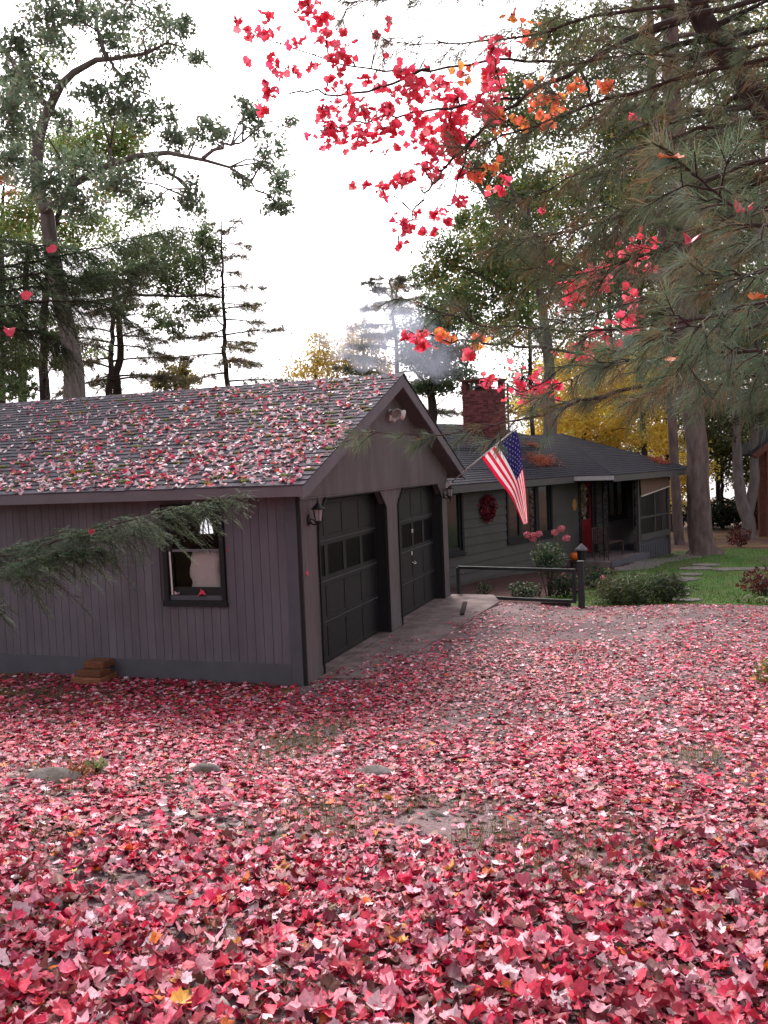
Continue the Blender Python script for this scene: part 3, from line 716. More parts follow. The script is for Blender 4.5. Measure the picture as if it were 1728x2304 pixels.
sheath = hb.build('front_wall', M['seam'], HO)
def lap(u0, u1, z0, z1):
    b = MB(); b.add([HP(u_, v_, z_) for u_ in (u0, u1) for v_, z_ in ((-.012,z0),(.030,z0),(.004,z1),(-.012,z1))], [(3,2,1,0),(4,5,6,7),(0,1,5,4),(1,2,6,5),(2,3,7,6),(3,0,4,7)])
    b.build('lap_board', M['hsiding'], sheath)
z = -.86; k = 0
while z < 1.98:
    z1 = min(z+.22, 1.99); segs = [(-6.0, 11.1)]
    for a, b_, c, d in cuts:
        if z1 > c-.09 and z < d+.03:
            segs = [s for x0, x1 in segs for s in (((x0, max(x0, a-.09)), (min(x1, b_+.09), x1)) if a < x1 and b_ > x0 else ((x0, x1),))]
    for x0, x1 in segs:
        j = x0+ (2.4 if k % 2 else 3.6)
        while x1-x0 > .05:
            e = min(x1, j) if j > x0+.2 else x1
            if x1-e < .6: e = x1
            lap(x0+.001, e-.001, z, z1); x0 = e; j = e+3.66
    z = z1; k += 1

def house_window(u0, u1, z0, z1, lites):
    Wn = link('window', None); setpar(Wn, HO)
    b = MB(); t = .085
    hbox(b, u0-t, u0, -.02, .045, z0-t, z1+t); hbox(b, u1, u1+t, -.02, .045, z0-t, z1+t); hbox(b, u0, u1, -.02, .046, z1, z1+t); hbox(b, u0, u1, -.02, .046, z0-t, z0); b.build('window_casing', M['blacktrim'], Wn)
    b = MB(); hbox(b, u0-t-.03, u1+t+.03, .046, .085, z0-t-.02, z0-t+.025); b.build('window_sill', M['blacktrim'], Wn)
    n = len(lites); a = u0; tot = sum(lites)
    for w_ in lites:
        q = a+(u1-u0)*w_/tot; f = .07
        b = MB(); hbox(b, a, a+f, -.06, .0, z0, z1); hbox(b, q-f, q, -.06, .0, z0, z1); hbox(b, a+f, q-f, -.06, -.001, z0, z0+f); hbox(b, a+f, q-f, -.06, -.001, z1-f, z1); fr = b.build('sash', M['black'], Wn)
        b = MB(); hbox(b, a+f, q-f, -.04, -.034, z0+f, z1-f); b.build('pane', M['hglass'], Wn)
        b = MB(); hbox(b, a+f, a+f+.12, -.12, -.10, z0+f, z1-f); b.build('curtain', M['curtain'], Wn)
        a = q
M['hglass'] = pmat('house_pane', (.020,.019,.021), .05, 0, spec=.6)
M['curtain'] = pmat('grey_curtain', (.16,.15,.15), .9, .2, 9)
house_window(*wins[0][0:2], *wins[0][2:], [1, 1]); house_window(*wins[1][:2], *wins[1][2:], [.7, 1, .8]); house_window(*wins[2][:2], *wins[2][2:], [1, 1])
# front door
D = link('front_door', None); setpar(D, HO); u0, u1, z0, z1 = doors[0]
b = MB(); hbox(b, u0-.08, u0+.06, -.18, .04, z0, z1+.08); hbox(b, u1-.06, u1+.08, -.18, .04, z0, z1+.08); hbox(b, u0+.06, u1-.06, -.18, .041, z1-.06, z1+.08); b.build('door_frame', M['blacktrim'], D)
b = MB(); hbox(b, u0+.06, u1-.06, -.13, -.09, z0+.02, .62); b.build('door_leaf', M['red'], D)
b = MB(); hbox(b, u0+.06, u0+.16, -.13, -.09, .62, z1-.06); hbox(b, u1-.16, u1-.06, -.13, -.09, .62, z1-.06); hbox(b, u0+.16, u1-.16, -.129, -.091, z1-.18, z1-.06); b.build('door_stile', M['red'], D)
b = MB(); hbox(b, u0+.16, u1-.16, -.115, -.108, .62, z1-.18); b.build('pane', M['hglass'], D)
for i in range(2):
    b = MB(); hbox(b, u0+.18+i*.38, u0+.48+i*.38, -.092, -.082, -.28, .42); b.build('door_panel', M['red'], D)
b = MB(); b.tube([HP(u1-.12,-.09,.52), HP(u1-.12,-.03,.52), HP(u1-.2,-.03,.52)], .014, 6); b.build('door_handle', M['iron'], D)

# porch slab and roof posts
b = MB(); hbox(b, 5.75, 8.45, .02, 1.45, -.75, -.47); b.build('porch_slab', M['concrete'], HO, bevel=.01)
b = MB(); hbox(b, 5.72, 8.45, 1.452, 1.49, -.62, -.455); b.build('slab_edge_board', M['trim'], HO)
def iron_column(uc, vc, two):
    Cn = link('iron_column', None); setpar(Cn, HO); z0, z1 = -.47, 1.93
    sides = [(HU, .30)]+([(HN*-1, .30)] if two else [])
    b = MB(); c0 = HP(uc, vc, 0)
    for d, wd_ in sides:
        for o_ in (0, wd_):
            p = c0+d*o_; b.tube([p+Vector((0,0,z0)), p+Vector((0,0,z1))], .016, 4)
    b.build('upright', M['iron'], Cn)
    for d, wd_ in sides:
        for i in range(8):
            zz = z0+.1+i*(z1-z0-.15)/8; h_ = (z1-z0-.15)/8; b = MB(); pts = []
            for t in range(13):
                a = t/12*2*math.pi; pts.append(c0+d*(wd_/2+math.sin(a)*.11*(1 if i % 2 else -1))+Vector((0,0,zz+h_*t/12)))
            b.tube(pts, .009, 4); b.tube([c0+d*(wd_/2-.02)+Vector((0,0,zz)), c0+d*(wd_/2+.02)+Vector((0,0,zz+.06))], .02, 5); b.build('scroll', M['iron'], Cn)
iron_column(5.95, 1.15, True); iron_column(8.02, 1.20, False)

# screened porch at the right end
SP = link('screen_porch', None); setpar(SP, HO); s0, s1, vf = 8.42, 11.05, 1.2
b = MB(); hbox(b, s0, s0+.10, vf-.10, vf, -.75, 1.95); hbox(b, s1-.12, s1, vf-.10, vf+.01, -.85, 1.95); hbox(b, s1-.12, s1, -.1, .0, -.85, 1.95); b.build('corner_post', M['hpost'] if 'hpost' in M else M['soffit'], SP)
b = MB(); hbox(b, s0+.10, s1-.12, vf-.09, vf-.005, 1.82, 1.95); b.build('head_rail', M['blacktrim'], SP)
b = MB(); hbox(b, s0+.10, s1-.12, vf-.08, vf-.01, .54, .60); b.build('mid_rail', M['hsiding'], SP)
b = MB(); hbox(b, s0+.10, s1-.12, vf-.10, vf+.02, -.14, .05); b.build('lower_rail', M['hsiding'], SP)
b = MB(); hbox(b, s0+.10, s1-.12, vf-.12, vf-.08, -.32, -.14); b.build('kick_board', M['trim'], SP)
for i in range(17):
    a = s0+.10+i*(s1-s0-.22)/17; b = MB(); hbox(b, a+.012, a+.012+.09, vf-.07, vf-.03, -.78, -.318); b.build('skirt_slat', M['trim'], SP)
b = MB(); hbox(b, s0+.1, s1-.1, vf-.16, vf-.13, -.80, -.30); b.build('skirt_backing', M['interior'], SP)
b = MB(); hbox(b, s0, s1+.05, vf-.13, vf+.06, -.86, -.78); b.build('base_board', M['soffit'], SP)
M['screen'] = glassmat('porch_screen', (.30,.30,.31), rough=.35)
for a, q in ((s0+.10, s0+1.35), (s0+1.40, s1-.12)):
    b = MB(); hbox(b, a, q, vf-.05, vf-.046, .05, 1.82); b.build('screen', M['screen'], SP)
b = MB(); hbox(b, s0+1.35, s0+1.40, vf-.08, vf-.01, .05, 1.82); b.build('screen_stud', M['soffit'], SP)
b = MB(); b.tube([HP(s1-.65,vf-.03,.05), HP(s1-.62,vf-.03,.54)], .02, 4); b.build('brace', M['hsiding'], SP)
b = MB(); hbox(b, s1-.05, s1-.044, -.1, vf-.1, .05, 1.82); b.build('screen', M['screen'], SP)
b = MB(); hbox(b, s0+.02, s1-.02, -.2, vf-.12, -.50, -.44); b.build('porch_floor', M['trim'], SP)
b = MB(); b.add([HP(s0+.12,vf+.01,1.86),HP(s1-.14,vf+.01,1.86),HP(s1-.14,vf+.05,1.47),HP(s0+.12,vf+.05,1.27), HP(s0+.12,vf+.02,1.86),HP(s1-.14,vf+.02,1.86),HP(s1-.14,vf+.06,1.47),HP(s0+.12,vf+.06,1.27)], [(0,1,2,3),(7,6,5,4),(0,4,5,1),(1,5,6,2),(2,6,7,3),(3,7,4,0)])
b.build('roll_shade', pmat('brown_shade', (.19,.115,.09), .9, .25, 20), SP)
b = MB(); b.tube([HP(s0+.10,vf+.055,1.25), HP(s1-.10,vf+.055,1.46)], .022, 8); b.build('shade_roller', M['white'], SP)

# -- roof
hs_ = .4125; ER, VB = 12.15, -8.0
roofh = link('roof', None); setpar(roofh, HO)
RV = -3.8; RZh = 2.0+(.4-RV)*hs_; uR = ER-(RZh-2.0)/hs_
apB = (5.7+ER)/2; zB = 2.0+(apB-5.7)*hs_; vB = 1.6-(apB-5.7)
uv = lambda u_, v_, z_: (u_, v_, z_)
# joints of the two hip roofs
vv_end = .4-(zB-2.0)/hs_          # where the front wing ridge dies into the main slope
Fc = dict(
  main_front=[(-6.4,.4,2.0),(5.7,.4,2.0),(apB,vv_end,zB),(ER,.4,2.0),(uR,RV,RZh),(-6.4,RV,RZh)],
  main_back=[(ER,VB,2.0),(-6.4,VB,2.0),(-6.4,RV,RZh),(uR,RV,RZh)],
  main_right=[(ER,.4,2.0),(ER,VB,2.0),(uR,RV,RZh)],
  wing_left=[(5.7,.4,2.0),(5.7,1.6,2.0),(apB,vB,zB),(apB,vv_end,zB)],
  wing_front=[(5.7,1.6,2.0),(ER,1.6,2.0),(apB,vB,zB)],
  wing_right=[(ER,1.6,2.0),(ER,.4,2.0),(apB,vv_end,zB),(apB,vB,zB)])
def clip(poly, f, lo):
    out = []
    for i in range(len(poly)):
        a, b_ = poly[i], poly[(i+1) % len(poly)]; fa, fb = f(a)-lo, f(b_)-lo
        if fa >= 0: out.append(a)
        if (fa >= 0) != (fb >= 0):
            t = fa/(fa-fb); out.append(a+(b_-a)*t)
    return out
for nm, pl in Fc.items():
    P3 = [HP(*p) for p in pl]
    n_ = (P3[1]-P3[0]).cross(P3[2]-P3[0]); n_ = n_.normalized() if n_.z > 0 else -n_.normalized()
    bd = MB(); n0 = len(P3); bd.prism([p-n_*.002 for p in P3] if (P3[1]-P3[0]).cross(P3[2]-P3[1]).z > 0 else [p-n_*.002 for p in reversed(P3)], -n_*.03); bd.build('roof_deck', M['soffit'], roofh)
    upd = (Vector((0,0,1))-n_*n_.z).normalized(); f = lambda p: p.dot(upd); lo = min(f(p) for p in P3); hi = max(f(p) for p in P3)
    b = MB(); s = lo; k = 0
    while s < hi-.01:
        q = clip(P3, f, s-.0); q = clip(q, lambda p: -f(p), -(s+.14)) if len(q) > 2 else []
        if len(q) > 2:
            t_ = [p+n_*(.012*(1-(f(p)-s)/.14)+.004) for p in q]; m_ = len(q)
            b.add(list(q)+t_, [tuple(range(m_, 2*m_))]+[(i, (i+1) % m_, m_+(i+1) % m_, m_+i) for i in range(m_)])
        s += .14; k += 1
    o = b.build('shingle_courses', M['hshingle'], roofh)
for a, b_ in (((-6.4,RV,RZh),(uR,RV,RZh)), ((uR,RV,RZh),(ER,.4,2.0)), ((5.7,1.6,2.0),(apB,vB,zB)), ((ER,1.6,2.0),(apB,vB,zB)), ((apB,vB,zB),(apB,vv_end,zB)), ((uR,RV,RZh),(ER,VB,2.0))):
    A_, B_ = HP(*a), HP(*b_); b = MB(); b.tube([A_+Vector((0,0,.0)), B_+Vector((0,0,.0))], .022, 6); b.build('hip_cap', M['hshingle'], roofh)
def fasc(a, b_, name='fascia', mat=None, t=.025, h=.17, up_=-.02):
    A_, B_ = HP(*a), HP(*b_); d = (B_-A_); n_ = Vector((d.y, -d.x, 0)).normalized()*t; q = MB()
    q.prism([A_+Vector((0,0,up_-h)), B_+Vector((0,0,up_-h)), B_+Vector((0,0,up_)), A_+Vector((0,0,up_))], n_); return q.build(name, mat or M['hfascia'], roofh)
M['hfascia'] = pmat('house_fascia', (.105,.098,.098), .7, .1)
fasc((-6.4,.4,2.0),(5.70,.4,2.0)); fasc((5.7,1.6,2.0),(ER,1.6,2.0)); fasc((ER,1.63,2.0),(ER,VB,2.0))
fasc((5.7,.43,2.0),(5.7,1.62,2.0), 'gutter', pmat('pale_gutter', (.42,.40,.41), .5, .1), .07, .12)
b = MB(); hbox(b, -6.3, 11.8, 0.03, .39, 1.885, 1.897); hbox(b, 5.75, 11.85, .40, 1.58, 1.90, 1.91); b.build('soffit', M['soffit'], roofh)
b = MB(); b.tube([HP(10.0,-1.6,2.5), HP(10.0,-1.6,3.12)], .045, 10); b.build('vent_pipe', M['iron'], roofh)
b = MB(); b.lathe([(.16,0),(.12,.03),(.05,.08)], HP(10.0,-1.6,2.82), 10); b.build('pipe_collar', M['hfascia'], roofh)

# -- chimney built of bricks
CH = link('chimney', None); setpar(CH, HO)
cu0, cu1, cv0, cv1 = 6.0, 7.0, -3.55, -2.55; cz0, cz1, czt = 2.9, 4.78, 5.10
b = MB(); hbox(b, cu0+.015, cu1-.015, cv0+.015, cv1-.015, cz0, cz1); b.build('mortar_core', M['mortar'], CH)
bl, bh, bt, j = .190, .060, .09, .011
def course(z, zi):
    off = 0 if zi % 2 == 0 else (bl+j)/2
    for s in range(4):
        n = 5; x = -off
        L0 = (cu1-cu0) if s in (0, 2) else (cv1-cv0)
        while x < L0-.02:
            a, q = max(0 if s in (0, 2) else .05, x), min(L0-(0 if s in (0, 2) else .05), x+bl); x += bl+j
            if q-a < .03: continue
            w_ = rng.uniform(0, .006); b = MB()
            if s == 0: hbox(b, cu0+a, cu0+q, cv1-.05, cv1+w_, z, z+bh)
            elif s == 2: hbox(b, cu0+a, cu0+q, cv0-w_, cv0+.05, z, z+bh)
            elif s == 1: hbox(b, cu1-.05, cu1+w_, cv0+a, cv0+q, z, z+bh)
            else: hbox(b, cu0-w_, cu0+.05, cv0+a, cv0+q, z, z+bh)
            b.build('brick', M['brick'], CH)
z = cz0+.2; zi = 0
while z < cz1-.03: course(z, zi); z += bh+j; zi += 1
# open smoke hood: four brick piers and a slab
for (a, q) in ((cu0, cv0), (cu0, cv1-.17), (cu1-.17, cv0), (cu1-.17, cv1-.17)):
    for k in range(4):
        b = MB(); hbox(b, a, a+.17, q, q+.17, cz1+.005+k*.071, cz1+.005+k*.071+bh+.008); b.build('brick', M['brick'], CH)
b = MB(); hbox(b, cu0-.05, cu1+.05, cv0-.05, cv1+.05, cz1+.292, cz1+.36); b.build('cap_slab', M['soot'], CH, bevel=.01)
b = MB(); hbox(b, cu0+.30, cu1-.30, cv0+.30, cv1-.30, cz1, cz1+.10); b.build('flue_liner', M['flue'], CH)
b = MB(); hbox(b, cu0-.06, cu1+.06, cv0-.06, cv1+.06, 2.6, 3.12); b.build('lead_flashing', M['hfascia'], CH)
b = MB(); b.tube([HP(cu1+.06,cv1+.05,2.9), HP(cu1+.06,cv1+.05,5.0)], .035, 8); b.build('drain_pipe', M['fascia'], CH)

# smoke drifting off the chimney: a soft column of thin blue-grey air
def smoke():
    n1, n2 = 22, 16; top = HP(6.5,-3.05,5.05); V = []; F = []
    path = [top+Vector((-.0,.0,0)), top+Vector((-.5,-.1,.55)), top+Vector((-1.3,-.2,1.0)), top+Vector((-2.3,-.3,1.4)), top+Vector((-3.6,-.4,2.0)), top+Vector((-5.2,-.5,2.5))]
    rad = [.35,.7,1.0,1.2,1.45,1.2]
    m = MB(); pts = []; rr = []
    for i in range(n1+1):
        t = i/n1*(len(path)-1); k = min(int(t), len(path)-2); f_ = t-k; pts.append(path[k].lerp(path[k+1], f_)); rr.append((rad[k]*(1-f_)+rad[k+1]*f_)*(1+.12*math.sin(i*1.9)))
    m.tube(pts, rr, n2); return m
mt_ = bpy.data.materials.new('chimney_smoke'); mt_.use_nodes = True; nt_ = mt_.node_tree; nt_.nodes.remove(nt_.nodes['Principled BSDF'])
pv = nt_.nodes.new('ShaderNodeVolumePrincipled'); pv.inputs['Color'].default_value = (.72,.78,.95,1); pv.inputs['Anisotropy'].default_value = .2
ge = nt_.nodes.new('ShaderNodeNewGeometry'); nn = nt_.nodes.new('ShaderNodeTexNoise'); nn.inputs['Scale'].default_value = .75; nn.inputs['Detail'].default_value = 4
mr = nt_.nodes.new('ShaderNodeMapRange'); mr.inputs['From Min'].default_value = .42; mr.inputs['From Max'].default_value = .72; mr.inputs['To Max'].default_value = .75
nt_.links.new(ge.outputs['Position'], nn.inputs['Vector']); nt_.links.new(nn.outputs['Fac'], mr.inputs['Value']); nt_.links.new(mr.outputs[0], pv.inputs['Density']); nt_.links.new(pv.outputs[0], nt_.nodes['Material Output'].inputs['Volume'])
tag(smoke().build('chimney_smoke', mt_), 'thin blue grey smoke drifting left from the brick chimney', 'smoke', kind='stuff')

# ---------------------------------------------------------------- things at the house
WR = empty('wreath', tuple(HP(1.48,.05,1.34)), 'shaggy dark red berry wreath on the house wall', 'wreath')
ring = MB(); ring.tube([HP(1.48+.24*math.cos(a), .06, 1.34+.24*math.sin(a)) for a in np.linspace(0, 2*math.pi, 25)], .03, 6, False); ring.build('hoop', M['twig'], WR)
n = 1500; a = rng.uniform(0, 2*np.pi, n); r = .24+rng.normal(size=n)*.055; P = np.array([HP(1.48+r[i]*math.cos(a[i]), .06+abs(rng.normal())*.04, 1.34+r[i]*math.sin(a[i])) for i in range(n)])
o = link('berry_sprigs', trimesh('berry_sprigs', *stamp(*LEAFC[0], P, rand_axes(n, rng.uniform(.03, .07, n)), pick([(.16,.012,.025,3),(.26,.02,.04,2),(.08,.008,.015,2)], n, .2))), M['bloom'], WR)
PQ = MB(); PQ.lathe([(.001,0),(.15,.0),(.16,.015),(.14,.03),(.001,.035)], (0,0,0), 18); PQ.v = [tuple(HP(6.42+p[0]*.9, .02+p[2], 1.12+p[1]*1.2)) for p in PQ.v]
tag(PQ.build('wall_plaque', pmat('straw_yellow', (.42,.22,.07), .8, .2, 20), smooth=True), 'round straw coloured plaque on the house wall left of the door', 'plaque')
HB = empty('husk_bundle', tuple(HP(7.05,.05,1.0)), 'pale dried corn husk bundle hanging down the red front door', 'decoration')
n = 260; zz = np.where(rng.random(n) < .5, rng.normal(1.45, .14, n), rng.normal(.95, .12, n)); P = np.array([HP(7.12+rng.normal()*.10, -.05+rng.random()*.06, q) for q in zz])
o = tag(link('husks', trimesh('husks', *stamp(*LEAFC[1], P, rand_axes(n, rng.uniform(.06, .13, n)), pick([(.42,.34,.28,3),(.34,.20,.09,2),(.55,.48,.44,1)], n, .15))), M['bloom'], HB), kind='stuff')
b = MB(); b.tube([HP(7.12,-.02,.70), HP(7.12,-.02,1.70)], .012, 6); b.build('tie_cord', M['stem'], HB)
# garden bench on the porch
GB = empty('garden_bench', tuple(HP(7.1,.75,-.47)), 'small dark brown iron bench on the porch under the window', 'bench'); br = pmat('rust_brown_iron', (.075,.038,.034), .6, .2, 12)
for du in (.0, 1.15):
    for dv in (0, .45):
        b = MB(); b.tube([HP(6.6+du,.5+dv,-.47), HP(6.6+du,.5+dv,-.05)], .02, 6); b.build('leg', br, GB)
for i in range(7): b = MB(); hbox(b, 6.58, 7.77, .49+i*.068, .49+i*.068+.05, -.06, -.035); b.build('seat_slat', br, GB)
for i in range(9): b = MB(); hbox(b, 6.60+i*.135, 6.66+i*.135, .47, .49, -.03, .36); b.build('back_slat', br, GB)
b = MB(); hbox(b, 6.58, 7.77, .465, .495, .36, .42); b.build('top_rail', br, GB)
# pumpkin
PUMP = [(1.45,15.05,-0.18),(2.0,11.57,0.37),(1.59,12.47,0.12)]
PK = empty('pumpkin', (PUMP[0][0], PUMP[0][1], PUMP[0][2]-.12), 'round orange pumpkin on a stand by the flower bed near the porch', 'pumpkin')
b = MB(); V = []; n1, n2 = 12, 32
for i in range(n1+1):
    th = math.pi*i/n1
    for k in range(n2):
        a = 2*math.pi*k/n2; rr = .145*math.sin(th)*(1-.10*abs(math.cos(a*4))); V.append((PUMP[0][0]+rr*math.cos(a), PUMP[0][1]+rr*math.sin(a), PUMP[0][2]+.118*math.cos(th)*(1-.25*math.exp(-(th/.4)**2))))
b.add(V, [(i*n2+k, (i+1)*n2+k, (i+1)*n2+(k+1) % n2, i*n2+(k+1) % n2) for i in range(n1) for k in range(n2)]); b.build('shell', M['pumpkin'], PK, True)
b = MB(); b.tube([(PUMP[0][0],PUMP[0][1],PUMP[0][2]+.09),(PUMP[0][0]+.01,PUMP[0][1],PUMP[0][2]+.15),(PUMP[0][0]+.03,PUMP[0][1],PUMP[0][2]+.18)], [.022,.014,.016], 6); b.build('stem', M['stem'], PK)
x, y, zt = PUMP[0][0], PUMP[0][1], PUMP[0][2]-.118; zg = hz(x, y)
b = MB(); b.lathe([(.16,zg-.05),(.14,zg+.04),(.12,zt-.05),(.17,zt-.02),(.17,zt)], (x,y,0), 10); tag(b.build('stump_stand', M['darkbark']), 'dark stump holding up the orange pumpkin', 'stump')
# path lantern behind the gate post
x, y, zt = PUMP[1]; zg = hz(x, y); GL = empty('garden_lantern', (x, y, zg), 'dark garden lantern with grey conical cap behind the gate post', 'lantern')
b = MB(); b.tube([(x,y,zg-.1),(x,y,zt-.25)], .03, 8); b.build('post', M['iron'], GL)
b = MB(); b.lathe([(.06,zt-.26),(.10,zt-.24),(.11,zt-.02)], (x,y,0), 8); b.build('housing', M['iron'], GL)
b = MB(); b.lathe([(.16,zt-.02),(.13,zt+.02),(.05,zt+.10),(.015,zt+.14)], (x,y,0), 12); b.build('cap', M['fascia'], GL, True)
# fallen sprigs of rusty needles on the house roof
def needle_heap(name, label, c, rad, n, pal, size=.11, upn=(0,0,1), flat=.25):
    th = rng.normal(size=(n, 3))*np.array(rad); up_ = np.array(upn, float); up_ /= np.linalg.norm(up_)
    P = np.array(c)+th-np.outer(th @ up_, up_)*(1-flat)
    d = rng.normal(size=(n, 3)); d -= np.outer(d @ up_, up_)*.7; d /= np.linalg.norm(d, axis=1, keepdims=True); s = np.cross(d, up_); s /= np.linalg.norm(s, axis=1, keepdims=True)+1e-9
    L = size*rng.uniform(.6, 1.2, (n, 1)); V = np.stack([P-s*.012, P+s*.012, P+d*L], 1).reshape(-1, 3)
    o = empty(name, tuple(c), label, 'pine sprig'); q = link('needles', trimesh('needles', V, np.arange(3*n).reshape(-1, 3), np.repeat(pick(pal, n, .2), 3, 0)), M['needle'], o); q['kind'] = 'stuff'
    e = Vector(c); a = Vector(tuple(rad)); t = Vector((HU.x, HU.y, 0))*max(rad)*1.2; b = MB(); b.tube([e-t, e+Vector((0,0,.01)), e+t], [.008,.007,.003], 5); b.build('stem', M['twig'], o); return o
RUST = [(.42,.10,.05,3),(.52,.16,.07,2),(.30,.07,.045,2)]
hn = HN*math.sin(math.atan(hs_))+Vector((0,0,math.cos(math.atan(hs_)))); 
def on_main(u_, v_): return tuple(HP(u_, v_, 2.0+(.4-v_)*hs_+.05))
needle_heap('pine_sprig', 'large rust red dead pine sprig lying mid slope on the house roof', on_main(5.9,-.75), (.22,.50,.2), 900, RUST, .16, hn, .15)
needle_heap('pine_sprig', 'small rust red dead sprig high on the house roof below the vent pipe', on_main(7.6,-1.9), (.12,.2,.1), 260, RUST, .12, hn, .2)
needle_heap('pine_sprig', 'rust red dead sprig at the right corner of the house roof', tuple(HP(11.0,.9,2.33)), (.14,.30,.1), 800, RUST, .15, hn, .15)

# ================================================================== GATE, FLAG, BEDS
def ground_at(x, y, dz=0): return (x, y, hz(x, y)+dz)
GT = empty('pipe_gate', (1.3, 6.75, -.1), 'low dark pipe gate between the garage corner and a square post', 'gate')
gp = pmat('dark_green_iron', (.022,.028,.030), .5, .2, 8, spec=.4)
pa, pb = Vector((.13,7.03,0)), Vector((2.40,6.57,0)); dg = (pb-pa).normalized(); ng = Vector((dg.y,-dg.x,0))
def bar(p, q, h, t, name, mat=gp):
    b = MB(); c = (p+q)/2; b.obox(c, dg*((q-p).length/2), ng*t, Vector((0,0,h))); return b.build(name, mat, GT, bevel=.004)
ztop, zbot = .51, -.05
bar(pa+Vector((0,0,ztop)), pb+Vector((0,0,ztop)), .028, .028, 'top_rail'); bar(pa+Vector((0,0,zbot)), pb+Vector((0,0,zbot)), .028, .028, 'bottom_rail')
for p, n_ in ((pa,'hinge_stile'),(pb-dg*.03,'latch_stile')):
    b = MB(); b.obox(p+Vector((0,0,(ztop+zbot)/2)), dg*.03, ng*.026, Vector((0,0,(ztop-zbot)/2))); b.build(n_, gp, GT)
pp = pb+dg*.10; b = MB(); b.box(pp.x-.055, pp.x+.055, pp.y-.055, pp.y+.055, -.3, .66); b.build('gate_post', gp, GT, bevel=.006)
b = MB(); b.box(pp.x-.062, pp.x+.062, pp.y-.062, pp.y+.062, .66, .685); b.build('post_cap', gp, GT, bevel=.004)
b = MB(); b.tube([tuple(pa+Vector((.05,-.05,.43))), tuple(pa+Vector((.12,-.06,.41)))], .018, 8); b.build('hinge_pin', M['fascia'], GT)
b = MB(); b.obox(ground_at(2.0,6.86,.03), (.26,-.02,0), (.01,.06,0), (0,0,.04)); tag(b.build('edging_timber', M['darkbark'], bevel=.006), 'dark edging timber on the drive edge below the gate', 'timber')

# -- flag on its slanted pole
FG = empty('flag', (.06, 6.72, 2.05), 'stars and stripes flag hanging from a slanted white pole at the garage corner', 'flag')
FLAGP = [(0.24,6.21,2.15),(1.6,5.67,3.09),(0.9,5.93,2.61),(1.58,5.68,3.05),(1.66,5.75,1.43),(1.56,5.84,1.69)]
pb0, ptip, h0, h1 = [Vector(p) for p in FLAGP[:4]]
b = MB(); b.tube([pb0, ptip], .012, 8); b.build('pole', M['white'], FG, True)
b = MB(); b.lathe([(.002,-.02),(.02,-.01),(.024,.005),(.015,.02),(.002,.028)], ptip, 10); b.build('finial', M['white'], FG, True)
b = MB(); b.tube([pb0-(ptip-pb0).normalized()*.10, pb0+(ptip-pb0).normalized()*.03], .022, 8); b.build('pole_socket', M['white'], FG)
b = MB(); b.tube([pb0-(ptip-pb0).normalized()*.06, (.02, 6.80, 2.02)], .015, 6); b.build('wall_bracket', M['white'], FG)
# flag cloth: s down the fly (0 hoist .. 1 free end), t along the hoist (0 lower .. 1 pole tip)
FLAGE = [[(0.9,5.93,2.61),(1.18,5.93,2.2),(1.4,5.9,1.9),(1.51,5.85,1.67),(1.58,5.84,1.5),(1.63,5.82,1.41)],[(1.58,5.68,3.05),(1.63,5.71,2.75),(1.66,5.75,2.38),
    (1.69,5.77,2.04),(1.7,5.78,1.72),(1.7,5.8,1.44)],[(1.23,5.85,2.83),(1.41,5.78,2.51),(1.56,5.69,2.19),(1.63,5.63,1.91),(1.66,5.66,1.68),
    (1.67,5.79,1.42)]]
def lerp_path(p, s):
    k = min(int(s*(len(p)-1)), len(p)-2); f_ = s*(len(p)-1)-k
    P0, P1, P2, P3 = [Vector(p[max(0, min(len(p)-1, k+i))]) for i in (-1, 0, 1, 2)]
    return .5*((2*P1)+(P2-P0)*f_+(2*P0-5*P1+4*P2-P3)*f_*f_+(3*P1-P0-3*P2+P3)*f_**3)
def cloth(s, t):
    a, b_, c = (lerp_path(FLAGE[i], s) for i in (0, 1, 2))
    w0, w1, w2 = (1-t)*(1-2*t), t*(2*t-1), 4*t*(1-t)
    p = a*w0+b_*w1+c*w2
    fold = math.sin(t*9.5+s*3.0)*.035*s+math.sin(t*17-s*2)*.012*s
    return p+Vector((fw))*(-fold)
fl_r = pmat('flag_red', (.80,.010,.055), .8, .06, 30, trans=.5); fl_w = pmat('flag_white', (.88,.84,.85), .8, .04, 30, trans=.45); fl_b = pmat('flag_blue', (.022,.020,.120), .8, .08, 30, trans=.3)
NS = 40
def patch(s0, s1, t0, t1, name, mat, ns, nt_, off=0.0):
    b = MB(); V = [cloth(s0+(s1-s0)*i/ns, t0+(t1-t0)*j/nt_)+fw*(-off) for i in range(ns+1) for j in range(nt_+1)]
    F = [(i*(nt_+1)+j, i*(nt_+1)+j+1, (i+1)*(nt_+1)+j+1, (i+1)*(nt_+1)+j) for i in range(ns) for j in range(nt_)]
    b.add(V, F); return b.build(name, mat, FG, True)
for k in range(13):
    t0, t1 = k/13, (k+1)/13; col = fl_r if k % 2 == 0 else fl_w
    patch(0 if k < 6 else .40, 1, t0, t1, 'stripe', col, NS, 3)
cn = patch(0, .40, 6/13, 1, 'canton', fl_b, 18, 10)
for r_ in range(9):
    for c_ in range(6 if r_ % 2 == 0 else 5):
        tc = 6/13+(r_+1)/10*(7/13); sc = .40*((2*c_+1 if r_ % 2 == 0 else 2*c_+2)/12); V = []
        for side in (.004, -.004):
            for q in range(10):
                rr = (.0165 if q % 2 == 0 else .0075); a = math.pi/2+q*math.pi/5; V.append(cloth(sc-rr*math.sin(a)*.66, tc+rr*math.cos(a)*1.15)+fw*(-side))
        b = MB(); b.add(V, [tuple(range(10)), tuple(range(19, 9, -1))]); b.build('star', fl_w, cn)

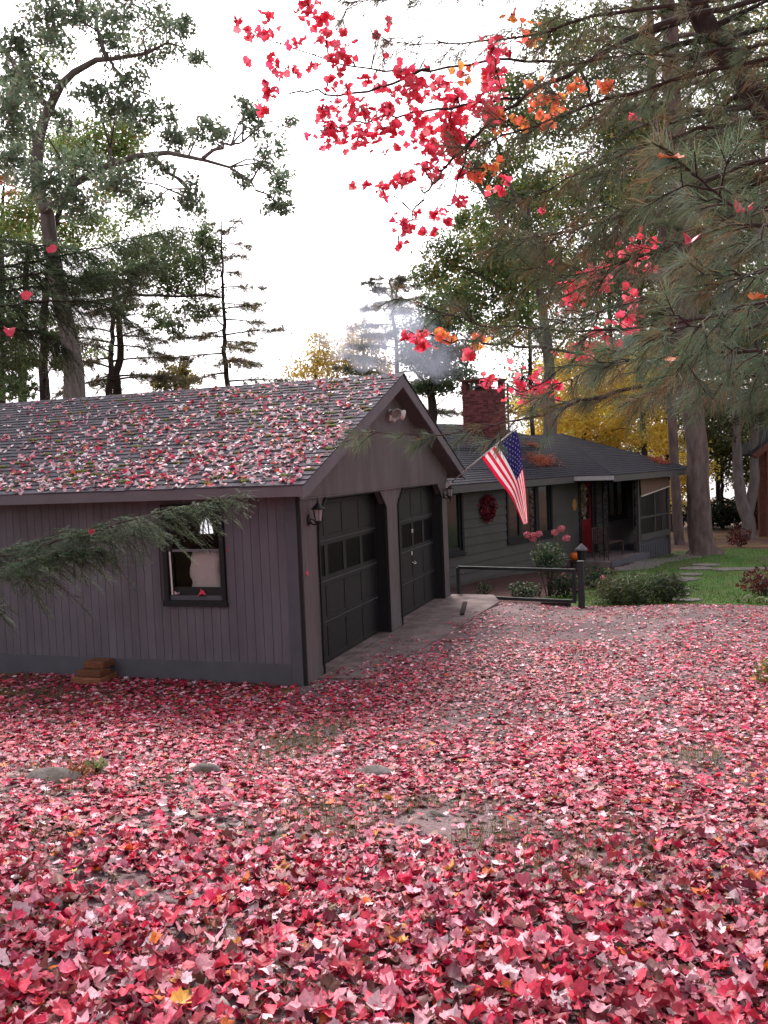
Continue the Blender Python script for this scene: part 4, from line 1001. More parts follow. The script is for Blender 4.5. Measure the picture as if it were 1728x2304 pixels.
# -- small leafy plants
def leafy(name, label, cat, c, rx, rz, n, size, pal, stems=7, tmpl=None, up_=(0,0,.5), mat=None, grp=None, lift=0.0, blossoms=None):
    x, y = c; zg = hz(x, y); o = empty(name, (x, y, zg), label, cat, grp)
    b = MB(); tips = []
    for i in range(stems):
        a = rng.uniform(0, 2*math.pi); r = rx*math.sqrt(rng.random())*.8; h = lift+rz*rng.uniform(.7, 1.6)
        p = (x+r*math.cos(a), y+r*math.sin(a), zg+h); tips.append(p); b.tube([(x+r*.15*math.cos(a), y+r*.15*math.sin(a), zg-.03), (x+r*.5*math.cos(a), y+r*.5*math.sin(a), zg+h*.6), p], [.012,.008,.004], 5)
    b.build('stems', M['twig'], o)
    th = rng.normal(size=(n, 3)); th /= np.linalg.norm(th, axis=1, keepdims=True); th *= (rng.random((n, 1))**.45)
    nse = .75+.5*vnoise(th[:, 0]*2.5+x*7, th[:, 2]*2.5+y*5, 71)[:, None]
    P = np.array([x, y, zg+lift+rz])+th*np.array([rx, rx, rz])*nse
    P[:, 2] = np.maximum(P[:, 2], zg+.02)
    tv, tt = tmpl if tmpl is not None else OVAL
    link('foliage', trimesh('foliage', *stamp(tv, tt, P, rand_axes(n, size*rng.uniform(.6, 1.3, n), up=up_, tilt=.8), pick(pal, n, .22))), mat or M['leaf'], o)
    return o, tips
OVAL = (np.array([(0,-.5,0),(.26,-.05,.05),(0,.5,-.04),(-.26,-.05,.05)]), np.array([(0,1,2),(0,2,3)]))
SLIVER = (np.array([(-.05,0,0),(.05,0,0),(.0,1,.12)]), np.array([(0,1,2)]))
GRN = [(.040,.075,.028,4),(.065,.11,.04,3),(.12,.15,.07,1.2)]; DGRN = [(.022,.045,.022,4),(.04,.07,.03,3),(.09,.11,.06,1)]; OLV = [(.07,.085,.03,4),(.10,.12,.045,3),(.15,.14,.07,2),(.05,.06,.03,2)]
YARD = [(1.56,9.08,0.13),(1.21,8.21,-0.01),(0.31,8.55,-0.0),(1.91,8.88,0.04),(2.37,10.61,-0.07),(2.62,11.22,-0.13),(2.71,8.4,-0.03),(3.06,7.56,-0.15),
    (3.47,7.59,-0.15),(3.95,7.65,-0.14),(2.03,17.33,-0.65)]
hy, tips = leafy('hydrangea_bush', 'tall hydrangea bush with pink flower heads in front of the house', 'bush', YARD[0][:2], .36, .36, 900, .085, [(.05,.085,.04,4),(.09,.13,.075,2),(.16,.19,.13,1)], 9, lift=.42)
zg = hz(*YARD[0][:2])
BLOOMS = [(1.18,8.89,0.96),(1.28,8.93,0.94),(1.4,8.97,0.97),(1.72,9.08,0.99),(1.85,9.13,1.06),(1.95,9.15,0.86),(1.29,8.92,0.88)]
for i, p in enumerate(BLOOMS):
    n = 170; th = rng.normal(size=(n, 3)); th /= np.linalg.norm(th, axis=1, keepdims=True); P = np.array(p)+th*np.array([.085,.085,.07])*rng.uniform(.6, 1, (n, 1))
    link('flower_head', trimesh('flower_head', *stamp(*OVAL, P, rand_axes(n, rng.uniform(.025, .045, n)), pick([(.55,.13,.19,4),(.66,.27,.30,3),(.42,.07,.11,2)], n, .15))), M['bloom'], hy)
    b = MB(); b.tube([(YARD[0][0], YARD[0][1], zg+.5), tuple(p)], [.008,.004], 5); b.build('flower_stalk', M['stem'], hy)
leafy('rose_bush', 'low rose bush with pale green leaves behind the gate rails', 'bush', YARD[1][:2], .36, .17, 700, .075, [(.055,.085,.045,3),(.10,.14,.08,2),(.19,.21,.14,1),(.03,.05,.03,2)], 8)
leafy('young_shrub', 'thin dark shrub close to the house wall behind the gate', 'shrub', YARD[2][:2], .20, .17, 180, .06, DGRN, 8)
leafy('flowering_shrub', 'dark shrub with pale pink blooms left of the gate post', 'shrub', YARD[3][:2], .38, .24, 900, .075, DGRN+[(.40,.20,.20,.5)], 8)
leafy('bed_shrub', 'dense green shrub right of the gate post before the porch', 'shrub', YARD[4][:2], .42, .24, 900, .075, DGRN, 8)
leafy('yellowing_shrub', 'yellow green shrub at the right end of the flower bed', 'shrub', YARD[5][:2], .34, .20, 700, .07, [(.13,.14,.03,3),(.09,.11,.03,3),(.2,.17,.05,1)], 8)
x, y, _ = YARD[6]; zg = hz(x, y); RS = empty('single_rose', (x, y, zg), 'single pink rose on a bare stalk above the lawn edge', 'rose')
ROSE = (2.72,8.41,0.13)
b = MB(); b.tube([(x,y,zg-.02),(x+.02,y,zg+.2),ROSE], [.008,.006,.004], 5); b.build('stalk', M['stem'], RS)
n = 60; th = rng.normal(size=(n, 3)); th /= np.linalg.norm(th, axis=1, keepdims=True); link('petals', trimesh('petals', *stamp(*OVAL, np.array(ROSE)+th*.04, rand_axes(n, .05*np.ones(n)), pick([(.72,.20,.38,2),(.80,.40,.52,1)], n, .1))), M['bloom'], RS)
for i, (k, pal, lab, n, rx, rz) in enumerate([(7, OLV, 'feathery olive perennial clump just right of the gate post', 1600, .52, .24), (8, [(.06,.095,.035,4),(.10,.14,.06,3),(.26,.32,.20,.8)], 'tall green perennial clump with pale flower tips on the lawn edge', 1900, .55, .30), (9, [(.04,.06,.025,4),(.07,.09,.035,3)], 'dark bushy perennial clump beside the stepping stone', 1700, .46, .30)]):
    leafy('perennial_clump', lab, 'perennials', YARD[k][:2], rx, rz, n, .16, pal, 14, SLIVER, (0,0,.9), grp='perennial clumps along the drive edge')
# strap-leaved plants and a red shrub at the right edge
STRAP = [(5.21,7.87,-0.12),(5.36,7.71,-0.12),(5.52,7.66,-0.11),(5.65,7.59,-0.12),(5.73,7.51,-0.1),(5.74,9.31,-0.14),(6.21,24.04,-0.37)]
for i, p in enumerate(STRAP[:5]):
    x, y = p[:2]; zg = hz(x, y); o = empty('daylily', (x, y, zg), ['strap leaved daylily clump leftmost along the right drive edge', 'strap leaved daylily clump second from left along the right drive edge', 'strap leaved daylily clump third from left along the right drive edge', 'strap leaved daylily clump fourth from left along the right drive edge', 'strap leaved daylily clump rightmost along the right drive edge'][i], 'daylily', 'daylilies on the right drive edge')
    for k in range(16):
        a = rng.uniform(0, 2*math.pi); L = rng.uniform(.25, .5); d = Vector((math.cos(a), math.sin(a), 0)); sd_ = Vector((-d.y, d.x, 0))*.012; V = []
        for t in range(6):
            f_ = t/5; c = Vector((x, y, zg))+d*(.04+L*f_*.8)+Vector((0, 0, L*(1.15*f_-1.0*f_*f_))); w_ = 1-f_*.85; V += [c-sd_*w_, c+sd_*w_+Vector((0,0,.004))]
        b = MB(); b.add(V, [(2*t, 2*t+1, 2*t+3, 2*t+2) for t in range(5)]); b.build('blade', M['strap'] if 'strap' in M else M.setdefault('strap', pmat('strap_leaf', (.13,.17,.05), .5, .2, 12, rand=.3, trans=.25)), o)
leafy('barberry_shrub', 'small dark red barberry shrub at the right lawn edge', 'shrub', STRAP[5][:2], .5, .28, 900, .07, [(.12,.02,.03,3),(.20,.035,.04,2),(.06,.03,.02,2)], 8)
leafy('red_seedling', 'dark red seedling bush beside the forked tree trunk', 'shrub', STRAP[6][:2], .45, .35, 500, .10, [(.10,.02,.025,3),(.16,.03,.03,2)], 8)
# stepping stones and flat slabs in the lawn
FLAGS = [(4.29,8.19,-0.2),(4.2,9.37,-0.25),(4.21,10.74,-0.3),(4.26,12.8,-0.42),(4.41,14.1,-0.48),(4.61,15.77,-0.55),(5.79,15.37,-0.55),(4.89,16.57,-0.6)]
for i, (p, (a, c)) in enumerate(zip(FLAGS, [(.28,.32),(.18,.24),(.2,.3),(.38,.4),(.3,.35),(.45,.4),(.85,.40),(.4,.3)])):
    x, y = p[:2]; z = hz(x, y); pts = []
    for k in range(9):
        t = 2*math.pi*k/9; rr = 1+rng.uniform(-.15, .12); pts.append((x+a*rr*math.cos(t), y+c*rr*math.sin(t)))
    b = MB(); b.prism([(px_, py_, hz(px_, py_)-.03) for px_, py_ in pts], (0,0,.065))
    tag(b.build('flagstone', M['stone'], bevel=.01), ['flat stepping stone at the drive edge beside the perennials', 'second stepping stone from the drive', 'third stepping stone from the drive', 'fourth stepping stone from the drive', 'fifth stepping stone from the drive', 'sixth stepping stone from the drive', 'long pale stone slab lying alone in the lawn right of the big pine', 'flat stone at the far end of the lawn path near the big pine'][i], 'stepping stone', 'flat stones in the lawn')
# seedling in the leaves and a sprig at the right edge of the drive
SEED = [(0.15,-4.07,0.33),(4.98,0.75,0.05),(0.14,-4.25,0.33)]
leafy('oak_seedling', 'small pale green seedling among the leaves by the flat stone', 'seedling', SEED[0][:2], .09, .06, 40, .075, [(.22,.30,.12,2),(.40,.46,.28,1)], 4)
leafy('drive_edge_shrub', 'yellow green sprig of a shrub at the right drive edge', 'shrub', (SEED[1][0]+.12, SEED[1][1]), .22, .16, 260, .06, [(.20,.22,.05,3),(.26,.22,.06,1)], 5)
leafy('dry_fern', 'rust brown dried fern among the leaves beside the flat stone', 'fern', SEED[2][:2], .13, .05, 130, .09, [(.24,.09,.04,3),(.32,.14,.06,2)], 5, SLIVER, (0,0,.4))

# ================================================================== TREES
def curve_pts(path, n):
    p = [Vector(q) for q in path]; out = []
    for i in range(n+1):
        out.append(lerp_path(p, min(i/n, .99999)) if len(p) > 1 else p[0])
    return out
def jitter(pts, amp):
    return [p+Vector(rng.normal(size=3))*amp*(0 if i in (0,) else 1) for i, p in enumerate(pts)]
def limb_mesh(path, r0, r1, n=10, sides=7, amp=.0, flare=0.0):
    pts = jitter(curve_pts(path, n), amp); m = MB()
    rr = [(r0*(1-i/n)+r1*i/n)*(1+flare*math.exp(-i/n*14)) for i in range(n+1)]
    m.tube(pts, rr, sides); return m, pts

def crown_leaves(clumps, dens, size, pal, sub=.30, tmpl=None, up_=(0,0,.35), deep=1.0):
    """clumps: (centre, half width, half height). returns leaf stamp and the sub-cluster centres"""
    P = []; cen = []
    for c, rx, ry in clumps:
        n = max(10, int(dens*math.pi*rx*ry/(.26*size*size))); m = max(3, int(n/22))
        th = rng.normal(size=(m, 3)); th /= np.linalg.norm(th, axis=1, keepdims=True); th *= rng.random((m, 1))**.4
        # clump ellipsoid: rx across and in depth, ry up
        cc = np.array(c)+th*np.array([rx, rx*deep, ry])
        cen.append(cc); k = rng.integers(0, m, n); P.append(cc[k]+rng.normal(size=(n, 3))*sub*min(1, max(.5, rx))*np.array([.55,.55,.40]))
    P = np.concatenate(P); n = len(P); tv, tt = tmpl or OVAL
    sz = size*rng.uniform(.55, 1.35, n); A = rand_axes(n, sz, up=up_, tilt=.9)
    tone = .72+.55*vnoise(P[:, 0]*.9+P[:, 1]*.3, P[:, 2]*.9, 81)[:, None]
    return stamp(tv, tt, P, A, np.clip(pick(pal, n, .2)*tone, .004, .9)), cen

def broadleaf(name, label, cat, trunk, r0, r1, limbs, clumps, dens, size, pal, bark='bark', group=None, sub=.30, amp=.03, up_=(0,0,.35), root=True, twig_r=.012, flare=.5):
    b0 = trunk[0]; T = empty(name, (b0[0], b0[1], hz(b0[0], b0[1])), label, cat, group)
    tp = ([(b0[0], b0[1], hz(b0[0], b0[1])-.3)] if root else [])+list(trunk)
    m, skel = limb_mesh(tp, r0, r1, 18, 10, amp, flare); m.build('trunk', M[bark], T, True); sk = list(skel)
    for lp, a, b_ in limbs:
        m, s = limb_mesh(lp, a, b_, 10, 7, amp*.8); m.build('limb', M[bark], T, True); sk += s
    leaves, cen = crown_leaves(clumps, dens, size, pal, sub, up_=up_)
    S = np.array([tuple(p) for p in sk]); tw = MB()
    for (c, rx, ry), cc in zip(clumps, cen):
        c = np.array(c); d = np.linalg.norm(S-c, axis=1)+np.maximum(0, S[:, 2]-c[2])*1.2; p = S[int(np.argmin(d))]
        mid = (p+c)/2+np.array([0, 0, .12*np.linalg.norm(p-c)]); tw.tube(jitter([Vector(p), Vector(mid), Vector(c)], .04), [twig_r*2.2, twig_r*1.5, twig_r], 5)
        for q in cc[:6]: tw.tube([Vector(c), Vector((c+q)/2+np.array([0,0,.05])), Vector(q)], [twig_r, twig_r*.7, twig_r*.35], 4)
    o = tw.build('twigs', M[bark], T, True); o['kind'] = 'stuff'
    link('crown', trimesh('crown', *leaves), M['leaf'], T); return T

# tuft of pine needles
def tuft_template(n, spread, wid, seed):
    rg = np.random.default_rng(seed); V = []; Tt = []
    for i in range(n):
        a = rg.uniform(0, 2*math.pi); t = rg.uniform(.15, spread); d = np.array([math.sin(t)*math.cos(a), math.sin(t)*math.sin(a), math.cos(t)]); s = np.cross(d, rg.normal(size=3)); s /= np.linalg.norm(s)
        o0 = np.array([0, 0, rg.uniform(-.35, .25)]); L = rg.uniform(.7, 1.1); k = len(V); V += [o0-s*wid, o0+s*wid, o0+d*L-np.array([0,0,0])]; Tt.append((k, k+1, k+2))
    return np.array(V), np.array(Tt)
TUFT = [tuft_template(18, 1.4, .030, s) for s in (1, 2, 3)]
def dir_axes(D, scale, spin=True):
    D = np.asarray(D, float); D /= np.linalg.norm(D, axis=1, keepdims=True)+1e-9; a = rng.normal(size=D.shape); a -= D*np.sum(a*D, 1, keepdims=True); a /= np.linalg.norm(a, axis=1, keepdims=True)+1e-9
    return np.stack([a, np.cross(D, a), D], 1)*np.asarray(scale).reshape(-1, 1, 1)

def pine(name, label, trunk, r0, r1, nl, t0, length, pal, tufts, tsize, bark='redbark', group=None, droop=.25, rise=.1, az=None, wid=1.0, cat='pine tree', flare=.6, root=True):
    b0 = trunk[0]; T = empty(name, (b0[0], b0[1], hz(b0[0], b0[1])), label, cat, group)
    tp = ([(b0[0], b0[1], hz(b0[0], b0[1])-.3)] if root else [])+list(trunk)
    m, sk = limb_mesh(tp, r0, r1, 22, 12, .02, flare); m.build('trunk', M[bark], T, True)
    P = []; D = []; tw = MB(); ang = rng.uniform(0, 6.28)
    for i in range(nl):
        t = t0+(1-t0)*(i+rng.random()*.7)/nl; k = min(int(t*22), 21); p0 = sk[k].lerp(sk[k+1], t*22-k); ang += 2.4+rng.normal()*.35
        if az is not None and rng.random() < .6: ang = az+rng.normal()*.7
        L = length(t)*rng.uniform(.75, 1.2); d = Vector((math.cos(ang), math.sin(ang), 0)); sdv = Vector((-d.y, d.x, 0)); rs = rise+rng.normal()*.07
        pts = [p0+d*L*s+Vector((0, 0, L*(rs*s*1.4-droop*s*s)))+sdv*L*.06*math.sin(s*4+i) for s in np.linspace(0, 1, 8)]
        rl = (r0*(1-t)+r1*t)*.30+.01; m = MB(); m.tube(pts, [rl*(1-.85*s) for s in np.linspace(0, 1, 8)], 6); m.build('limb', M[bark], T, True)
        nt_ = max(8, int(tufts*L/2.4))
        for j in range(nt_):
            s = .22+.78*rng.random()**.8; k = min(int(s*7), 6); q = pts[k].lerp(pts[k+1], s*7-k); sgn = 1 if j % 2 else -1
            lt = L*.34*(1.15-s)*rng.uniform(.4, 1.1)*wid+.12; dd = (d*.75+sdv*sgn*rng.uniform(.5, 1.1)+Vector((0, 0, rng.normal()*.22))).normalized()
            e = q+dd*lt+Vector((0, 0, -.18*lt)); tw.tube([q, q.lerp(e, .5)+Vector((0, 0, .03)), e], [.012,.008,.004], 4)
            for f_ in np.linspace(.35, 1.0, max(2, int(lt/.16))):
                P.append(q.lerp(e, f_)+Vector(rng.normal(size=3))*.03); D.append(dd+Vector((0, 0, .15))+Vector(rng.normal(size=3))*.35)
    o = tw.build('twigs', M[bark], T, True); o['kind'] = 'stuff'
    P = np.array([tuple(p) for p in P]); D = np.array([tuple(p) for p in D]); n = len(P); A = dir_axes(D, tsize*rng.uniform(.7, 1.25, n)); v = rng.integers(0, 3, n)
    tone = .75+.5*vnoise(P[:, 0]*.8+P[:, 1]*.4, P[:, 2]*.8, 83)[:, None]; c = np.clip(pick(pal, n, .18)*tone, .004, .8)
    link('crown', trimesh('crown', *merge([stamp(*TUFT[j], P[v == j], A[v == j], c[v == j]) for j in range(3)])), M['needle'], T)
    return T

OAKP = [(.20,.27,.18,4),(.16,.225,.145,4),(.26,.33,.22,2),(.27,.22,.16,1)]
GRNP = [(.20,.29,.08,4),(.15,.235,.07,4),(.28,.34,.11,2)]
YELP = [(.52,.36,.08,4),(.62,.46,.14,3),(.42,.34,.08,2),(.32,.32,.10,1)]
PINP = [(.16,.21,.12,5),(.13,.18,.10,4),(.21,.20,.12,2),(.25,.19,.12,.7)]
DPIN = [(.12,.165,.09,5),(.10,.14,.075,4),(.17,.155,.10,2)]
PALP = [(.16,.17,.13,4),(.13,.15,.11,3),(.22,.20,.13,2)]

OAK = {'trunk':[(-10.16,9.28,4.41),(-10.19,9.25,5.35),(-10.24,9.21,6.05),(-10.4,9.17,7.45),(-10.61,9.11,8.81),(-10.65,9.06,9.3),(-10.74,9.0,9.94),
    (-10.64,9.0,10.66),(-10.5,9.02,11.18),(-10.24,9.06,11.63),(-10.0,9.1,12.03),(-9.69,9.15,12.31),(-9.08,9.31,12.63),(-8.74,9.36,12.64),
    (-7.93,9.57,12.68),(-7.28,9.74,12.89),(-7.27,9.69,13.11)],'limbs':[([(-10.52,8.89,9.15),(-10.0,8.92,9.27),(-9.55,8.93,9.62),(-8.76,9.06,9.95),
    (-7.98,9.18,10.18),(-7.13,9.3,10.16),(-6.63,9.31,10.04),(-6.13,9.3,9.83),(-5.52,9.34,9.61),(-5.01,9.33,9.23),(-4.86,9.2,8.88)],0.105,0.012),
    ([(-6.14,9.14,9.83),(-5.65,9.16,10.06),(-5.12,9.18,10.05)],0.05,0.02),([(-7.54,9.21,10.08),(-7.11,9.23,9.67),(-6.64,9.26,9.31),
    (-6.43,9.2,8.83)],0.05,0.02),([(-8.75,9.37,12.64),(-8.81,9.3,13.01),(-8.86,9.23,13.35),(-8.94,9.16,13.72)],0.07,0.02),([(-8.66,9.4,12.58),
    (-8.39,9.36,12.21),(-7.92,9.39,11.74)],0.045,0.015),([(-10.35,9.2,11.7),(-10.69,9.19,12.05),(-11.09,9.17,12.61),(-11.41,9.17,12.99),
    (-11.72,9.18,13.46),(-12.04,9.18,13.94)],0.09,0.04),([(-8.49,8.99,10.01),(-8.53,8.99,10.2),(-8.55,9.0,10.38)],0.04,0.03),([(-10.72,8.88,8.21),
    (-11.07,8.76,8.18),(-11.69,8.54,8.07)],0.07,0.03)],'cl':[((-7.44,8.52,13.01),0.944,0.386),((-9.08,9.05,13.7),0.72,0.405),((-9.56,8.28,13.35),
    0.57,0.394),((-6.68,10.0,12.61),0.318,0.204),((-7.09,9.98,13.38),0.41,0.319),((-9.59,7.17,12.24),0.376,0.459),((-9.46,6.95,10.63),0.621,0.621),
    ((-10.36,9.59,13.43),0.565,0.329),((-8.42,8.17,11.32),0.474,0.258),((-7.81,8.28,11.0),0.643,0.3),((-8.22,10.76,11.85),0.481,0.289),((-7.91,9.09,11.93),
    0.534,0.267),((-7.51,10.41,10.96),0.423,0.376),((-6.34,9.57,10.67),0.535,0.245),((-5.47,10.45,11.24),0.274,0.365),((-4.92,8.96,10.86),0.19,0.19),
    ((-5.14,10.47,9.99),0.32,0.32),((-5.12,11.26,9.81),0.331,0.378),((-4.75,10.16,8.86),0.359,0.314),((-4.75,11.03,11.1),0.186,0.139),((-5.35,10.57,10.81),
    0.275,0.184),((-5.98,8.19,8.71),0.292,0.417),((-6.93,10.23,8.99),0.233,0.186),((-9.38,8.9,10.08),0.68,0.363),((-9.53,7.83,9.34),0.694,0.477),
    ((-7.33,7.64,9.06),0.705,0.29),((-11.55,9.12,10.6),0.52,0.567),((-9.12,8.53,8.96),0.624,0.312),((-8.09,9.72,9.23),0.555,0.231),((-8.12,10.48,13.26),
    0.615,0.284),((-8.78,9.69,13.18),0.462,0.323),((-8.68,10.33,11.54),0.571,0.286),((-5.79,9.47,10.42),0.264,0.176),((-5.96,10.75,9.78),0.281,0.187),
    ((-10.04,8.29,11.99),0.488,0.399),((-11.67,9.44,12.73),0.382,0.573),((-10.35,9.63,11.51),0.426,0.284),((-6.7,8.1,9.44),0.378,0.168),((-4.16,9.11,9.79),
    0.169,0.169)]}
broadleaf('oak_tree', 'tall spreading oak with crooked grey limbs rising behind the garage at left', 'oak tree', OAK['trunk'], .25, .015, OAK['limbs'], OAK['cl'], 4.2, .12, OAKP, 'bark', sub=.34, amp=.03)
LT = {'a':{'trunk':[(-17.06,16.5,5.22),(-17.06,16.6,6.89),(-16.95,16.75,8.88),(-16.55,17.03,11.53),(-15.87,17.37,13.49),
    (-15.34,17.63,14.8)],'cl':[((-14.19,16.87,14.23),1.223,0.515),((-14.65,16.11,13.62),0.949,0.506),((-16.02,16.94,14.42),0.526,0.395),
    ((-13.52,16.71,13.58),0.828,0.382),((-12.94,16.56,14.06),0.692,0.315),((-17.4,16.35,11.92),0.921,0.79),((-19.27,17.89,11.73),0.773,0.632),
    ((-17.03,18.14,11.51),0.831,0.554),((-16.08,18.34,11.92),0.827,0.414),((-14.2,16.7,12.35),0.643,0.321)]},'b':{'trunk':[(-12.23,13.88,4.79),
    (-12.09,14.01,6.23),(-12.07,14.09,7.39),(-11.95,14.16,7.96),(-11.6,14.33,8.82)],'limbs':[([(-12.99,12.74,7.75),(-11.88,13.11,7.72),(-11.4,13.29,7.93),
    (-10.71,13.51,7.87),(-10.08,13.72,7.81),(-9.28,13.99,7.78),(-8.65,14.21,7.77)],0.06,0.03)],'cl':[((-10.52,14.58,9.38),1.098,0.693),((-10.12,15.06,8.8),
    0.878,0.468),((-11.83,14.65,8.79),1.001,0.471),((-11.49,15.17,7.55),0.359,0.479),((-9.87,15.07,7.56),0.761,0.263),((-10.7,15.41,8.28),0.716,0.239),
    ((-10.57,12.66,8.91),0.701,0.432),((-12.11,13.5,8.54),0.738,0.511),((-9.74,15.87,9.63),0.479,0.479),((-9.56,15.02,9.93),0.29,0.348),
    ((-11.22,15.2,8.89),0.596,0.357),((-11.06,12.67,7.42),0.381,0.272),((-10.16,14.07,6.87),0.284,0.341)]},'c':{'trunk':[(-13.02,11.5,4.71),
    (-12.98,11.56,5.51),(-12.92,11.62,6.31),(-12.93,11.67,7.12),(-12.83,11.76,8.19)],'cl':[((-14.2,11.9,5.73),0.608,0.497),((-14.55,11.89,6.31),
    0.499,0.61),((-13.31,11.44,6.06),0.483,0.429),((-13.55,10.74,5.11),0.473,0.315),((-11.67,10.74,5.7),0.358,0.307),((-13.78,11.68,5.14),0.382,0.218),
    ((-12.56,11.68,6.55),0.429,0.322),((-13.96,11.97,6.93),0.606,0.441),((-13.8,11.04,7.0),0.425,0.425)]},'d':{'trunk':[(-12.71,17.95,4.84),
    (-12.7,17.99,5.5),(-12.62,18.05,6.03)],'cl':[((-12.56,17.69,5.8),0.725,0.461),((-12.81,17.22,5.59),0.456,0.326),((-12.35,18.45,5.78),0.471,0.337),
    ((-12.03,17.35,6.19),0.454,0.259)]},'o':{'trunk':[(-22.18,20.09,5.73),(-22.14,20.3,9.21),(-22.02,20.56,13.07),
    (-21.91,20.68,14.61)],'cl':[((-21.51,20.25,14.73),0.457,0.457),((-22.48,21.54,15.87),0.397,0.318),((-21.08,20.15,14.27),0.303,0.303),
    ((-22.64,20.9,15.23),0.548,0.705)]},'e':{'trunk':[(-25.62,25.3,6.22),(-25.45,25.59,10.27),(-25.1,25.96,14.77),
    (-24.68,26.3,18.36)],'cl':[((-24.09,24.55,20.41),1.119,0.775),((-24.75,24.65,18.52),1.044,0.87),((-23.96,26.08,18.18),1.162,0.715),
    ((-23.01,27.64,18.27),1.195,0.643),((-20.23,26.19,16.79),1.046,0.523),((-22.84,25.13,15.57),1.218,0.696),((-24.63,24.9,13.33),1.232,0.88),
    ((-23.74,27.45,13.78),1.11,0.648),((-20.48,25.97,13.85),1.047,0.524),((-26.79,26.27,12.33),1.109,0.831),((-24.74,26.62,12.18),1.1,0.734),
    ((-21.75,25.38,11.63),1.046,0.61),((-25.63,25.7,10.67),1.269,0.725),((-23.44,26.03,9.98),1.078,0.629),((-22.1,26.24,8.47),0.806,0.537),
    ((-27.51,26.93,9.25),1.135,0.851),((-19.35,26.18,14.7),0.955,0.521),((-22.86,25.09,21.92),1.034,0.603)]},'p1':[(-9.45,15.86,4.42),(-9.45,15.91,5.27),
    (-9.5,15.96,6.53),(-9.52,16.01,7.43),(-9.53,16.07,8.64),(-9.54,16.13,9.84),(-9.53,16.17,10.53)],'p2':[(-11.79,12.97,4.71),(-11.76,13.03,5.55),
    (-11.69,13.11,6.66),(-11.64,13.2,7.77),(-11.59,13.26,8.61)]}
broadleaf('maple_tree', 'yellow green leafy tree far behind the oak at left', 'tree', LT['a']['trunk'], .20, .05, [], LT['a']['cl'], 4.2, .15, GRNP+[(.30,.16,.06,.8)], 'darkbark', 'background trees left', sub=.4)
broadleaf('leafy_tree', 'green tree with long level bough above the garage roof', 'tree', LT['b']['trunk'], .15, .05, LT['b']['limbs'], LT['b']['cl'], 4.4, .12, [(.20,.29,.13,4),(.16,.235,.11,4),(.28,.28,.14,2)], 'darkbark', 'background trees left', sub=.34)
broadleaf('sapling_tree', 'slim green sapling at the left edge behind the garage roof', 'tree', LT['c']['trunk'], .085, .03, [], LT['c']['cl'], 4.2, .12, [(.11,.18,.07,4),(.085,.145,.055,4),(.18,.25,.09,2)], 'darkbark', 'background trees left')
broadleaf('wood_edge_tree', 'soft green tree filling the gaps behind the oak at left', 'tree', LT['e']['trunk'], .25, .07, [], LT['e']['cl'], 2.4, .19, GRNP, 'darkbark', 'background trees left', sub=.6)
broadleaf('yellow_bush', 'low olive yellow bush showing just above the garage ridge', 'bush', LT['d']['trunk'], .08, .03, [], LT['d']['cl'], 4, .12, [(.22,.19,.06,3),(.30,.24,.07,3),(.14,.14,.05,2)], 'darkbark', sub=.3)
broadleaf('orange_tree', 'orange autumn tree glimpsed at the far left edge', 'tree', LT['o']['trunk'], .18, .05, [], LT['o']['cl'], 2.4, .16, [(.55,.22,.06,3),(.42,.18,.06,2)], 'darkbark')
pine('young_pine', 'slender young pine with tiered level branches rising beyond the garage ridge', LT['p1'], .115, .015, 30, .30, lambda t: 2.3*(1-t)+.55, [(.19,.18,.10,4),(.155,.17,.09,4),(.27,.19,.11,3)], 30, .20, 'darkbark', droop=.10, rise=.06)
pine('shaggy_pine', 'shaggy olive pine just right of the oak trunk', LT['p2'], .12, .04, 26, .30, lambda t: 1.9*(1-t)+.9, [(.17,.155,.09,4),(.135,.145,.08,4),(.23,.16,.10,2)], 34, .19, 'darkbark', droop=.22)

